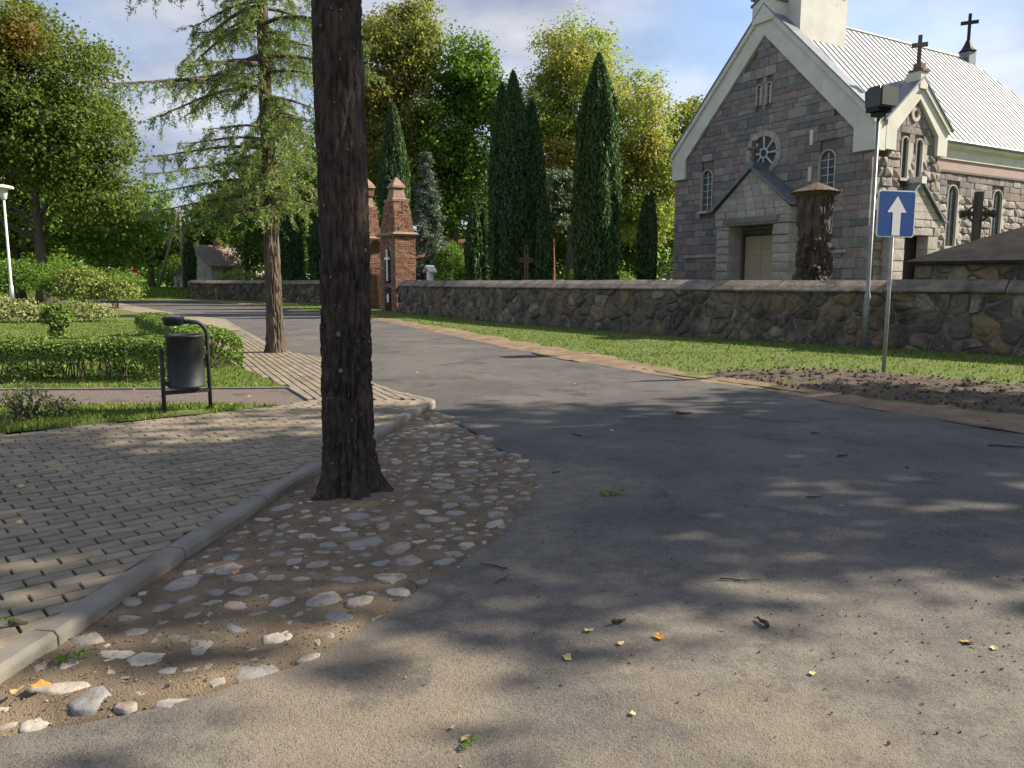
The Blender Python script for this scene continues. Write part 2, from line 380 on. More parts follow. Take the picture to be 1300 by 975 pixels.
m_rust = M('rusty_iron', (0.16, 0.085, 0.05), (0.10, 0.06, 0.04), scale=20, rough=0.9)
m_crossst = M('weathered_cross', (0.16, 0.12, 0.105), (0.10, 0.08, 0.07), scale=8, rough=0.9)
m_brick = M('gate_brick', (0.75, 0.72, 0.70), scale=4, rough=0.95, bump=0.012, bscale=30, var=0.16,
            palette=[(.29,.155,.105),(.25,.135,.095),(.33,.19,.13),(.21,.12,.09),(.31,.20,.145),(.26,.15,.11)], c3=(0.14, 0.095, 0.07), s3=2.5, t3=(0.58, 0.75))
m_brickmortar = M('gate_mortar', (0.30, 0.22, 0.165), (0.22, 0.16, 0.12), scale=8, rough=1.0, bump=0.01, bscale=30)
m_gcement = M('gate_render', (0.31, 0.215, 0.165), (0.22, 0.15, 0.115), scale=4, rough=0.95, bump=0.01, bscale=20)
m_white = M('white_paint', (0.78, 0.78, 0.78), rough=0.6)
m_blue = M('sign_blue', (0.003, 0.062, 0.26), rough=0.5, spec=0.3)
m_red = M('sign_red', (0.5, 0.02, 0.025), rough=0.4)
m_galv = M('galvanised_steel', (0.20, 0.21, 0.215), (0.26, 0.27, 0.275), scale=10, rough=0.5, metal=0.55)
m_galvb = M('galvanised_tube', (0.36, 0.36, 0.33), (0.28, 0.28, 0.26), scale=10, rough=0.5, metal=0.4)
m_bin = M('bin_grey_paint', (0.016, 0.021, 0.025), (0.022, 0.027, 0.031), scale=9, rough=0.6, spec=0.35, c3=(0.03, 0.034, 0.036), s3=6, t3=(0.6, 0.75))
m_wood = M('old_oak', (0.115, 0.096, 0.078), (0.048, 0.040, 0.034), scale=7, stretch=(1, 1, 0.2), rough=0.95, bump=0.04, bscale=14)
m_shingle = M('wood_shingle', (0.135, 0.095, 0.068), (0.085, 0.062, 0.046), scale=9, rough=0.95, var=0.25)
m_pole = M('timber_pole', (0.26, 0.21, 0.155), (0.19, 0.15, 0.11), scale=6, stretch=(1, 1, 0.15), rough=0.9)
m_hwall = M('pale_render', (0.42, 0.40, 0.36), (0.36, 0.34, 0.30), scale=1, rough=0.9)
m_hroof = M('sheet_roof', (0.22, 0.17, 0.15), (0.18, 0.14, 0.125), scale=1.5, rough=0.7)
m_h2wall = M('peach_render', (0.50, 0.35, 0.22), (0.45, 0.31, 0.2), scale=1, rough=0.9)
m_h2roof = M('tile_roof', (0.33, 0.15, 0.09), (0.26, 0.12, 0.08), scale=3, rough=0.8)
m_flood = M('floodlight_paint', (0.055, 0.06, 0.066), rough=0.45, spec=.4)
m_lamp = M('lamp_white', (0.6, 0.6, 0.58), rough=0.5)
def leafmat(name, pal, tl=0.52, var=0.30, gain=1.45, c2=None, scale=0.35, thr=(0.5, 0.68), rough=0.55):
    return M(name, None, c2, scale=scale, thr=thr, rough=rough, palette=[tuple(min(.5, v * gain) for v in c) for c in pal], var=var, translucent=tl, spec=0.25, detail=3)
m_lf_maple = leafmat('maple_leaf', gain=2.3, pal=[(.045,.066,.016),(.058,.078,.018),(.040,.058,.015),(.068,.084,.018),(.052,.072,.018)], c2=(.26,.17,.035), scale=0.16, thr=(.54,.72))
m_lf_green = leafmat('green_leaf', gain=2.4, pal=[(.055,.095,.018),(.045,.08,.016),(.075,.12,.022),(.06,.10,.02)])
m_lf_bright = leafmat('bright_leaf', gain=1.8, pal=[(.075,.13,.022),(.09,.15,.03),(.06,.11,.02),(.05,.09,.018)])
m_lf_dark = leafmat('dark_leaf', gain=2.8, pal=[(.028,.050,.014),(.036,.06,.016),(.045,.07,.018),(.03,.055,.02)])
m_lf_olive = leafmat('olive_leaf', gain=2.4, pal=[(.085,.095,.025),(.10,.105,.03),(.07,.085,.022),(.115,.11,.03)], c2=(.20,.17,.06), scale=0.3)
m_lf_yellow = leafmat('linden_leaf', gain=2.1, pal=[(.14,.165,.05),(.12,.15,.045),(.16,.175,.055),(.11,.14,.04)], c2=(.33,.30,.10), scale=0.25, thr=(.46,.62))
m_lf_street = leafmat('street_leaf', [(.05,.08,.018),(.06,.09,.02)])
m_lf_thuja = leafmat('thuja_spray', gain=2, pal=[(.024,.050,.018),(.030,.060,.020),(.038,.070,.022),(.022,.045,.018)], tl=0.25)
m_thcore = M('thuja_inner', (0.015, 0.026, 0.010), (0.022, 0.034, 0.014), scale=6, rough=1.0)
m_lf_spruce = leafmat('blue_spruce_needle', gain=1.5, pal=[(.10,.135,.13),(.13,.165,.16),(.08,.115,.10),(.11,.14,.12)], tl=0.15)
m_lf_pine = leafmat('pine_needle', gain=1.6, pal=[(.075,.105,.06),(.09,.12,.07),(.06,.09,.05),(.10,.125,.075)], tl=0.2)
m_lf_larch = leafmat('larch_needle', gain=2, pal=[(.10,.14,.045),(.12,.16,.052),(.085,.12,.04),(.14,.17,.06),(.075,.11,.038)], tl=0.35)
m_lf_hedge = leafmat('hedge_leaf', gain=1.9, pal=[(.065,.105,.022),(.08,.125,.026),(.05,.085,.02),(.10,.145,.035)], tl=0.3)
m_lf_bush = leafmat('bush_leaf', gain=1.75, pal=[(.10,.135,.032),(.125,.155,.04),(.08,.11,.026),(.14,.16,.05)], tl=0.3)
m_lf_perenn = leafmat('perennial_leaf', gain=1.7, pal=[(.12,.145,.05),(.14,.16,.06),(.10,.12,.04),(.16,.165,.075)], tl=0.3)
m_grass = leafmat('grass_blade', gain=1.75, pal=[(.070,.110,.020),(.085,.125,.024),(.055,.09,.018),(.105,.135,.032)], tl=0.35, c2=(.22,.24,.07), scale=1.2, thr=(.55,.7))
m_fallen = leafmat('fallen_yellow_leaf', [(.36,.22,.03),(.40,.28,.08),(.34,.26,.11),(.33,.16,.03)], tl=0.0)
m_twig = M('dead_twig', (0.045, 0.032, 0.024), (0.07, 0.05, 0.04), scale=30, rough=0.95)
# ------------------------------------------------------------------ the setting: ground, road, verge, lawns
def ground_sheet():
    ys = [-300, -120, -40, -10] + list(np.arange(0, 84, 2.0)) + [90, 110, 160, 260, 500, 900]
    xs = [-700, -300, -140] + list(np.arange(-80, 81, 8.0)) + [140, 300, 700]
    V = [(x, y, gz(x, y) - 0.07) for y in ys for x in xs]; nx = len(xs)
    F = [(j*nx+i, j*nx+i+1, (j+1)*nx+i+1, (j+1)*nx+i) for j in range(len(ys)-1) for i in range(nx-1)]
    me = bpy.data.meshes.new('ground'); me.from_pydata(V, [], F)
    tag(raw_obj('ground', me, m_ground), 'green meadow ground around the road and park', None, None, 'structure')
ground_sheet()
KERB = [(-2.10, 1.0), (-1.98, 2.0), (-1.88, 2.7), (-1.75, 4.0), (-1.555, 5.4), (-1.22, 7.4), (-0.91, 9.12)]   # front foot of the raised kerb
BEDEDGE = [(-0.90, 9.10), (-0.50, 8.1), (-0.07, 6.96), (0.22, 6.2), (0.28, 5.7), (0.20, 5.2), (-0.05, 4.28), (-0.35, 3.6), (-0.77, 2.86), (-1.24, 2.52), (-1.67, 2.34), (-2.1, 2.15)]
PATHR = [(-0.93, 9.20), (-1.85, 10.5), (-3.30, 14.0), (-4.85, 16.0), (-7.6, 22.0), (-10.7, 28.9), (-13.6, 32.2), (-26.0, 51.0)]
ROADR = [(30, -12), (12, 0.0), (7.6, 4.3), (5.12, 7.59), (3.68, 10.19), (1.50, 13.3), (-0.17, 16.9), (-4.95, 28.5), (-8.5, 35.7), (-15.0, 46.2), (-29.0, 57.3), (-70, 74)]
SANDO = [(12.5, 3.2), (10.0, 4.9), (5.9, 8.7), (4.05, 11.1), (3.1, 12.3), (1.74, 15.2), (-0.2, 20.0), (-5.3, 31.2), (-9.2, 37.3), (-16.0, 48.3), (-30, 59)]
SANDO = [(x - .30, y - .17) if y > 6 else (x, y) for x, y in SANDO]
WALLR = [(-5.15, 35.3), (-0.27, 26.4), (4.42, 19.9), (7.75, 16.45), (9.6, 14.75), (12.4, 12.4)]
def bezier_poly(pts, n=6):                                     # Catmull-Rom resample
    out = []
    for i in range(len(pts) - 1):
        p0, p1, p2, p3 = [Vector(pts[max(0, min(len(pts)-1, k))]) for k in (i-1, i, i+1, i+2)]
        for k in range(n):
            t = k / n
            q = 0.5 * ((2*p1) + (p2-p0)*t + (2*p0-5*p1+4*p2-p3)*t*t + (3*p1-p0-3*p2+p3)*t**3); out.append((q.x, q.y))
    out.append(tuple(pts[-1])); return out
def seg_dist(x, y, pl):
    best = 1e9
    for (ax, ay), (bx, by) in zip(pl, pl[1:]):
        dx, dy = bx-ax, by-ay; t = max(0, min(1, ((x-ax)*dx + (y-ay)*dy) / (dx*dx+dy*dy)))
        best = min(best, math.hypot(x-ax-dx*t, y-ay-dy*t))
    return best
bed_edge = bezier_poly(BEDEDGE)
bed_edge = [(x + .05 * N3(x*3, y*3, 1), y + .05 * N3(x*3, y*3, 5)) for x, y in bed_edge]
road_poly = ROADR[:-1] + [(-70, 74), (-70, 72), (-27.5, 51.0)] + [(x - 0.02, y) for x, y in reversed(PATHR)] + [(x - 0.10, y) for x, y in bed_edge] + [(-4, 1.2), (-12, -6), (-12, -12)]
patch('road', road_poly, lambda x, y: gz(x, y) + (0.012 * N3(x*0.5, y*0.5) if y < 12 else 0), 0.9, m_asphalt)
def strip_poly(a, b): return list(a) + list(reversed(b))
verge_outer = [(w[0] + 0.25, w[1] + 0.16) for w in WALLR]
verge_poly = [(30, -11), (14, 0.1), (10.2, 4.2)] + [(x - 0.3, y - 0.16) for x, y in SANDO[2:10]] + [(-27.5, 57.5), (-29, 63), (-26, 62.5), (-12, 49.2), (-6.5, 39), (-5, 36)] + verge_outer + [(40, -4)]
patch('verge', verge_poly, lambda x, y: gz(x, y) + 0.012 + 0.015 * N3(x*0.8, y*0.8), 0.8, m_lawn)
def ragged(pl, amp, f): return [(x + amp * (N3(x*f, y*f, 4) + .5 * N3(x*f*3, y*f*3, 8)), y + amp * (N3(x*f, y*f, 14) + .5 * N3(x*f*3, y*f*3, 18))) for x, y in pl]
sand_poly = ragged(bezier_poly([(x - 0.10, y - 0.05) for x, y in ROADR[1:11]], 14), .10, 1.1) + list(reversed(ragged(bezier_poly(SANDO, 14), .34, .9)))
patch('sand_strip', sand_poly, lambda x, y: gz(x, y) + 0.030 + 0.016 * N3(x*1.7, y*1.7, 3) + 0.012 * N3(x*6, y*6, 1) - 0.042 * (1 - ss(0.0, 0.30, seg_dist(x, y, ROADR[1:11]))) , 0.24, m_sand)
soil_poly = bezier_poly([(2.75, 12.1), (4.2, 12.6), (5.9, 12.25), (7.3, 11.0), (10, 9.4), (13, 6.0), (12.6, 3.4), (9.6, 4.6), (5.5, 8.4), (3.6, 10.8), (2.75, 12.0)], 5)
patch('soil', soil_poly, lambda x, y: gz(x, y) + 0.045 + 0.035 * N3(x*2.3, y*2.3, 5) + 0.045 * N3(x*7, y*7, 2) - 0.07 * (1 - ss(0.0, 0.35, seg_dist(x, y, soil_poly + soil_poly[:1]))), 0.085, m_soil)

lawn_main = [(-2.98, 10.24), (-4.75, 13.1), (-6.6, 17), (-9.2, 22.2), (-12.2, 28), (-28, 51.3), (-90, 51.3), (-90, 10.0), (-6.7, 10.03)]
patch('lawn', lawn_main, lambda x, y: 0.070 + 0.012 * N3(x*0.7, y*0.7), 1.3, m_lawn)
lawn_strip = [(-2.66, 8.86), (-3.05, 8.42), (-3.82, 7.84), (-4.82, 7.13), (-9, 4.6), (-20, 3.2), (-20, 8.55), (-6, 8.72)]
patch('lawn_strip', lawn_strip, lambda x, y: 0.078 + 0.012 * N3(x*1.7, y*1.7), 0.4, m_lawn)
gravel_poly = [(-2.42, 9.16), (-2.96, 10.2), (-6.7, 10.04), (-30, 9.7), (-30, 8.3), (-6, 8.66), (-2.7, 8.78)]
patch('gravel_path', gravel_poly, lambda x, y: 0.068 + 0.006 * N3(x*3, y*3), 0.35, m_gravel)

# pavement: a bedding sheet that carries the pavers
kb = [(x - 0.115, y) for x, y in KERB]
ZA = kb + [(-0.98, 9.22), (-2.41, 9.20), (-2.70, 8.78), (-3.05, 8.38), (-3.82, 7.80), (-4.82, 7.08), (-9, 4.5), (-11, 3.4), (-11, 0.5)]
ZB = [(-2.41, 9.20), (-0.98, 9.22)] + PATHR[1:] + [(-28, 51.2), (-12.2, 28), (-9.2, 22.2), (-6.6, 17), (-4.75, 13.1), (-2.96, 10.24)]
pave = patch('pavement', ZA[:7] + [(-0.98, 9.2)] + PATHR[1:] + [(-28, 51.2), (-12.2, 28), (-9.2, 22.2), (-6.6, 17), (-4.75, 13.1), (-2.96, 10.24)] + ZA[8:], lambda x, y: PZ - 0.016 if y < 24 else PZ - 0.004, 1.2, m_joint)
PL, PW, GAP, GAPV = 0.21, 0.108, 0.011, 0.017
def paver_mesh(poly, h=0.05):                                   # local polygon; bevelled top edge
    n = len(poly)
    def inset(d, z):
        out = []
        for i in range(n):
            a, b, c = Vector(poly[i-1]), Vector(poly[i]), Vector(poly[(i+1) % n])
            e, f = (b-a), (c-b)
            if e.length < 1e-5 or f.length < 1e-5: out.append((b.x, b.y, z)); continue
            e.normalize(); f.normalize(); m = Vector((-e.y - f.y, e.x + f.x)); k = 1 + e.dot(f)
            q = b + m * (d / max(k, .35)); out.append((q.x, q.y, z))
        return out
    return [inset(0, -h), inset(0, -0.005), inset(0.003, 0)]
def lay_pavers(zone, dx, dy, ymax, clipk):
    d = Vector((dx, dy)).normalized(); nrm = Vector((-d.y, d.x)); res = []
    P = [Vector(p) for p in zone if p[1] <= ymax + 4]
    us = [p.dot(d) for p in P]; vs = [p.dot(nrm) for p in P]
    r0, r1 = int(min(vs) / PW) - 1, int(max(vs) / PW) + 1
    for r in range(r0, r1):
        off = (r % 2) * PL / 2 + 0.01 * math.sin(r * 1.7)
        for k in range(int((min(us)) / PL) - 1, int(max(us) / PL) + 1):
            u, v = k * PL + off, r * PW
            c = d * (u + PL/2) + nrm * (v + PW/2)
            if c.y > ymax: continue
            rect = [(u+GAP/2, v+GAPV/2), (u+PL-GAP/2, v+GAPV/2), (u+PL-GAP/2, v+PW-GAPV/2), (u+GAP/2, v+PW-GAPV/2)]
            wp = [tuple(d * a + nrm * b) for a, b in rect]
            cut = False
            if clipk:
                for (ax, ay), (bx, by) in zip(kb, kb[1:]):
                    if ay - 0.3 <= c.y <= by + 0.3:
                        n = Vector((by-ay, -(bx-ax))).normalized()
                        q = clip_half(wp, ax - n.x*0.006, ay - n.y*0.006, n.x, n.y)
                        if len(q) != 4 or any(abs(q[i][0]-wp[i][0]) > 1e-6 for i in range(4)): cut = True
                        wp = q
                        if len(wp) < 3: break
            if len(wp) < 3: continue
            cc = (sum(p[0] for p in wp) / len(wp), sum(p[1] for p in wp) / len(wp))
            if not in_poly(cc[0], cc[1], zone): continue
            ar = 0.5 * abs(sum(wp[i][0]*wp[(i+1) % len(wp)][1] - wp[(i+1) % len(wp)][0]*wp[i][1] for i in range(len(wp))))
            if ar < 0.0012: continue
            res.append((cc, wp, cut, math.atan2(d.y, d.x)))
    return res
pv = lay_pavers(ZA, 0.74, 0.67, 9.6, True) + lay_pavers(ZB, 0.42, -0.907, 22, False)
def seen(x, y):                                                 # inside the photograph's view of the ground?
    return y > 2.2 and abs(x) < 0.70 * y + 0.1
pv.sort(key=lambda q: (0 if seen(*q[0]) else 1, math.hypot(*q[0])))
rp = random.Random(3)
shared = MB().loft(paver_mesh([(-PL/2+GAP/2, -PW/2+GAPV/2), (PL/2-GAP/2, -PW/2+GAPV/2), (PL/2-GAP/2, PW/2-GAPV/2), (-PL/2+GAP/2, PW/2-GAPV/2)])).mesh('paver')
shared.materials.append(m_paver)
field = MB()
for i, (c, wp, cut, ang) in enumerate(pv):
    z = PZ + rp.uniform(-0.003, 0.003) + 0.006 * N3(c[0]*0.9, c[1]*0.9)
    if i < 300:
        if cut:
            o = MB().loft(paver_mesh([(p[0]-c[0], p[1]-c[1]) for p in wp])).build('paver', m_paver, pave); o.location = (c[0], c[1], z)
        else:
            o = raw_obj('paver', shared, None, pave); o.location = (c[0], c[1], z); o.rotation_euler = (rp.uniform(-.012, .012), rp.uniform(-.008, .008), ang)
    else:
        tx, ty = rp.uniform(-.01, .01), rp.uniform(-.01, .01)
        rings = paver_mesh(wp)
        field.loft([[(x, y, zz_ + z + (x-c[0])*tx + (y-c[1])*ty) for x, y, zz_ in r] for r in rings], cap0=False)
field.build('paver_field', m_paver, pave, kind='stuff')
# far part of the path: too far to tell the pavers apart
far = patch('far_paving', [(-8.6, 22.0), (-7.7, 22.2), (-10.7, 28.9), (-13.6, 32.2), (-26.0, 51.0), (-28, 51.1), (-12.2, 28)], lambda x, y: PZ, 2.0, m_paver, pave)

# kerbs
kerb = MB()
kerb_pl = bezier_poly(KERB, 4)
kerb = patch('kerb', [(x + 0.02, y) for x, y in kerb_pl] + [(x - 0.10, y) for x, y in reversed(kerb_pl)], lambda x, y: -0.02, 0.5, m_joint)
def along(pl, step, gap):
    L = [0]
    for a, b in zip(pl, pl[1:]): L.append(L[-1] + math.dist(a, b))
    def at(s):
        for i in range(len(pl) - 1):
            if s <= L[i+1] or i == len(pl) - 2:
                t = (s - L[i]) / (L[i+1] - L[i]); return Vector(pl[i]).lerp(Vector(pl[i+1]), t)
    s = 0
    while s < L[-1] - 0.15:
        e = min(s + step, L[-1]); yield at(s + gap), at(e - gap); s = e
def kerb_block(a, b, w, z0, z1, ch, parent, jit):
    d = (b - a).normalized(); nl = Vector((-d.y, d.x))          # towards the pavement (left of travel)
    rings = []
    for q in (a, b):
        prof = [(0, z0), (0, z1 - ch), (ch * 0.8, z1), (w, z1), (w, z0)]
        rings.append([(q.x + nl.x * u, q.y + nl.y * u, v + jit) for u, v in prof])
    MB().loft(rings).build('kerb_block', m_kerb, parent, bevel=0.006)
for a, b in along(kerb_pl, 1.0, 0.004): kerb_block(a, b, 0.11, -0.12, PZ + 0.012, 0.022, kerb, rp.uniform(-.004, .004))
for a, b in along(bezier_poly(PATHR[:6], 3), 1.0, 0.003): kerb_block(a, b, 0.08, -0.1, PZ + 0.004, 0.006, kerb, 0)
edging = MB()
for a, b in (((-2.42, 9.16), (-2.96, 10.2)), ((-2.96, 10.2), (-6.7, 10.04)), ((-6.7, 10.04), (-20, 9.8))):
    a, b = Vector(a), Vector(b); d = (b-a).normalized(); n = Vector((-d.y, d.x)) * 0.03
    edging.prism([tuple(a-n), tuple(b-n), tuple(b+n), tuple(a+n)], 0.0, 0.092, 'z')
tag(edging.build('path_edging', m_kerb), 'low concrete edging between gravel path and lawn', None, None, 'structure')

# cobbled bed
bed_poly = [(x + 0.05, y) for x, y in bed_edge] + [(x - 0.06, y) for x, y in KERB[1:]]
TR = (-1.12, 5.22)                                              # foot of the near larch
def bedz(x, y):
    e = seg_dist(x, y, bed_edge)
    r = math.hypot(x - TR[0], y - TR[1])
    return -0.03 + 0.048 * ss(0.0, 0.16, e) + 0.010 * N3(x*3, y*3, 9) + 0.006 * N3(x*12, y*12, 4) + 0.05 * math.exp(-(r / 0.42) ** 2) + (0.030 * N3(x*3.5, y*3.5, 2) + .018 * N3(x*11, y*11, 6)) * (1 - ss(0.08, 0.38, e))
bed = patch('cobble_bed', bed_poly, bedz, 0.055, m_bed)
def stone_mesh(seed):
    r = random.Random(seed); n = r.choice((7, 8, 9, 10)); mb = MB()
    ang = [2*PI*(j + r.uniform(-.30, .30))/n for j in range(n)]
    rad = [r.uniform(0.68, 1.10) for _ in range(n)]; el = r.uniform(0.58, 1.0)
    def ring(s, z, dz): return [(math.cos(a)*q*s, math.sin(a)*q*s*el, z + r.uniform(-dz, dz)) for a, q in zip(ang, rad)]
    mb.loft([ring(1.06, -0.5, 0), ring(1.0, 0.04, 0.04), ring(0.93, 0.17, 0.05), ring(0.76, 0.25, 0.05), ring(0.38, 0.28, 0.04)], False, True)
    me = mb.mesh('stone', True); me.materials.append(m_cobble); return me
stone_vars = [stone_mesh(i) for i in range(14)]
rs = random.Random(11); placed = []
tries = 0
while len(placed) < 298 and tries < 16000:
    tries += 1
    y = 2.2 + 6.7 * rs.random() ** 1.1; x = rs.uniform(-2.0, 0.35)
    if not in_poly(x, y, bed_poly) or math.hypot(x-TR[0], y-TR[1]) < 0.33 + (0.12 if y < TR[1] else 0): continue
    far_k = ss(3.0, 6.5, y)
    r = rs.choice((rs.uniform(0.040, 0.065), rs.uniform(0.070, 0.125), rs.uniform(0.062, 0.10))) * (1.0 - 0.25 * far_k)
    if seg_dist(x, y, bed_edge) < 0.03 + r * 0.6 or seg_dist(x, y, KERB) < r * 0.9: continue
    gap = 1.0 - 0.06 * far_k
    if any(math.hypot(x-a, y-b) < (r + c) * gap * 0.95 + 0.008 for a, b, c in placed): continue
    placed.append((x, y, r))
for x, y, r in placed:
    o = raw_obj('stone', rs.choice(stone_vars), None, bed)
    o.location = (x, y, bedz(x, y) - r * rs.uniform(0.06, 0.20)); o.rotation_euler = (rs.uniform(-.14, .14), rs.uniform(-.14, .14), rs.gauss(0.35, 0.5) + rs.choice((0, PI)))
    o.scale = (r * rs.uniform(1.0, 1.4), r * rs.uniform(.95, 1.25), r * rs.uniform(0.55, 0.9))
fill = MB(); nf = 0; tries = 0; fill_pts = []
while nf < 160 and tries < 20000:
    tries += 1; y = 2.2 + 6.7 * rs.random() ** 1.1; x = rs.uniform(-2.0, 0.35)
    if not in_poly(x, y, bed_poly) or math.hypot(x-TR[0], y-TR[1]) < 0.30: continue
    r = rs.uniform(0.014, 0.042) + (.02 * rs.random() if y > 5.5 else 0)
    if seg_dist(x, y, bed_edge) < 0.02 + r or seg_dist(x, y, KERB) < r: continue
    if any(math.hypot(x-a, y-b) < (r + c) * 1.05 for a, b, c in placed): continue
    if any(math.hypot(x-a, y-b) < (r + c) * 1.05 for a, b, c in fill_pts): continue
    fill_pts.append((x, y, r)); nf += 1
    sm = rs.choice(stone_vars); a = rs.uniform(0, 6.28); ca, sa = math.cos(a), math.sin(a); zz_ = bedz(x, y) - r * .18; sx = r * rs.uniform(1, 1.5)
    fill.add([(x + (v.co.x*ca*sx - v.co.y*sa*r), y + (v.co.x*sa*sx + v.co.y*ca*r), zz_ + v.co.z * r * .8) for v in sm.vertices], [tuple(p.vertices) for p in sm.polygons])
fill.build('small_stone', m_cobble, bed, kind='stuff')
def scatter_grit(name, n, fn, smin, smax, mat, parent, seed):
    r = np.random.default_rng(seed); V = []
    T = np.array([(0, 0, 1), (.94, 0, -.33), (-.47, .82, -.33), (-.47, -.82, -.33)])
    I = [(0, 1, 2), (0, 2, 3), (0, 3, 1)]
    for _ in range(n):
        p = fn(r)
        if p is None: continue
        R = np.linalg.qr(r.normal(size=(3, 3)))[0]; s = r.uniform(smin, smax) * r.uniform(0.5, 1.0)
        t = T @ R.T * s + np.array(p)
        for f in ((0, 1, 2), (0, 2, 3), (0, 3, 1), (1, 3, 2)): V.append(t[list(f)])
    me = np_mesh(name, np.array(V), 3); me.validate()
    o = raw_obj(name, me, mat, parent); o['kind'] = 'stuff'; return o
def g_bed(r):
    x, y = r.uniform(-2, .35), 2.2 + 5.5 * r.random() ** 1.5
    return (x, y, bedz(x, y) + 0.002) if in_poly(x, y, bed_poly) else None
scatter_grit('grit', 9000, g_bed, 0.003, 0.010, m_grit, bed, 2)
def g_road(r):
    if r.random() < 0.55: x, y = r.normal(2.3, 1.1), abs(r.normal(0, 1.3)) + 2.3
    else: x, y = r.uniform(-1, 5), r.uniform(2.2, 9)
    return None if in_poly(x, y, bed_poly) or x < -0.9 + 0.2 * (y - 2.4) and y < 5 or x > 4.4 else (x, y, gz(x, y) + 0.012 * N3(x*0.5, y*0.5) + 0.004)
tag(scatter_grit('gravel_scatter', 1100, g_road, 0.003, 0.0105, M('road_pebble', (0.20, 0.17, 0.14), (0.08, 0.07, 0.06), scale=25, rough=1.0, var=.4), None, 4), 'loose grit and small pebbles scattered over the asphalt')
def g_soil(r):
    x, y = r.uniform(3, 12), r.uniform(4, 12.6)
    if not in_poly(x, y, soil_poly): return None
    return (x, y, gz(x, y) + 0.05 + 0.035 * N3(x*2.3, y*2.3, 5) + 0.045 * N3(x*7, y*7, 2))
tag(scatter_grit('soil_clod', 4500, g_soil, 0.015, 0.05, m_soil, None, 6), 'crumbly clods of turned dark soil by the sign')

# grass blades
def grass(name, poly, n, hmin, hmax, zf, label, seed, excl=(), near=None, w=0.006):
    r = np.random.default_rng(seed); xs = [p[0] for p in poly]; ys = [p[1] for p in poly]
    P = np.stack([r.uniform(min(xs), max(xs), n), r.uniform(min(ys), max(ys), n)], 1)
    keep = in_poly_np(P, poly)
    for e in excl: keep &= ~in_poly_np(P, e)
    if near is not None: keep &= near(P, r)
    P = P[keep]; K = len(P)
    z = np.array([zf(x, y) for x, y in P])
    h = r.uniform(hmin, hmax, K) * (0.7 + 0.6 * np.array([0.5 + 0.5 * N3(x*1.3, y*1.3, 7) for x, y in P]))
    a = r.uniform(0, 2*PI, K); t = r.uniform(0, 2*PI, K); ww = w * r.uniform(.7, 1.4, K) * (1 + np.hypot(P[:, 0], P[:, 1]) * 0.06)
    B = np.stack([P[:, 0], P[:, 1], z - 0.01], 1)
    s = np.stack([np.cos(a) * ww, np.sin(a) * ww, 0*a], 1)
    l1 = np.stack([np.cos(t), np.sin(t), 0*t], 1) * (h * r.uniform(.05, .35, K))[:, None]
    up = np.stack([0*h, 0*h, h], 1)
    mid = B + up * 0.55 + l1 * 0.35; tip = B + up + l1 * 1.3
    me = np_mesh(name, np.stack([B - s, B + s, mid + s * 0.6, tip, mid - s * 0.6], 1).reshape(-1, 3), 5)
    return tag(raw_obj(name, me, m_grass), label, None, None, 'stuff')
zl = lambda x, y: 0.07 + 0.012 * N3(x*0.7, y*0.7)
def fade(P, r): 
    d = np.hypot(P[:, 0], P[:, 1]); return (np.abs(P[:, 0]) < 0.75 * P[:, 1] + 1.5) & (r.random(len(P)) < np.clip(11.0 / d, 0.05, 1) ** 1.4)
grass('lawn_grass', [(-2.98, 10.24), (-4.75, 13.1), (-6.6, 17), (-9.2, 22.2), (-12.2, 28), (-22, 28), (-18, 22), (-11, 10.1)], 230000, 0.03, 0.065, zl, 'short sunlit lawn grass behind the gravel path and hedges', 1, near=fade)
grass('strip_grass', [(-2.66, 8.86), (-3.05, 8.42), (-3.82, 7.84), (-4.82, 7.13), (-7.4, 5.6), (-8.5, 8.62), (-6, 8.72)], 42000, 0.025, 0.07, lambda x, y: 0.078 + 0.012 * N3(x*1.7, y*1.7),
      'patchy grass strip with the litter bin standing in it', 2, near=lambda P, r: (np.array([N3(x*1.6, y*1.6, 3) for x, y in P]) + r.normal(0, .25, len(P)) > -0.25) & (np.hypot(P[:, 0] + 3.55, P[:, 1] - 8.25) > 0.25 * r.random(len(P)) + 0.12))
sand_x = sand_poly; 
grass('verge_grass', verge_poly, 900000, 0.025, 0.062, lambda x, y: gz(x, y) + 0.012 + 0.015 * N3(x*0.8, y*0.8), 'green grass verge along the foot of the churchyard wall', 3, excl=(sand_x, soil_poly),
      near=lambda P, r: (P[:, 1] > 6) & (P[:, 1] < 50) & (np.abs(P[:, 0]) < 0.72 * P[:, 1]) & (r.random(len(P)) < np.clip(16.0 / P[:, 1], 0.08, 1) ** 1.5), w=0.007)
grass('soil_weed', soil_poly, 2600, 0.03, 0.08, lambda x, y: gz(x, y) + 0.04, 'sparse weeds sprouting from the turned soil', 5, near=lambda P, r: np.array([N3(x*1.1, y*1.1, 8) for x, y in P]) > 0.22)
grass('joint_weed', ZA, 60000, 0.012, 0.035, lambda x, y: PZ, 'tiny weeds growing in the paver joints', 6,
      near=lambda P, r: (P[:, 1] > 2.4) & (np.array([N3(x*2.2, y*2.2, 5) for x, y in P]) > 0.45) & (r.random(len(P)) < 0.12))
far_poly = [(-30, 58.5), (-27.5, 58), (-25, 63), (-24, 75), (-50, 75), (-48, 66)]
grass('meadow_grass', far_poly, 14000, 0.08, 0.22, lambda x, y: gz(x, y) - 0.06, 'meadow grass at the far side of the road', 7, w=0.012)
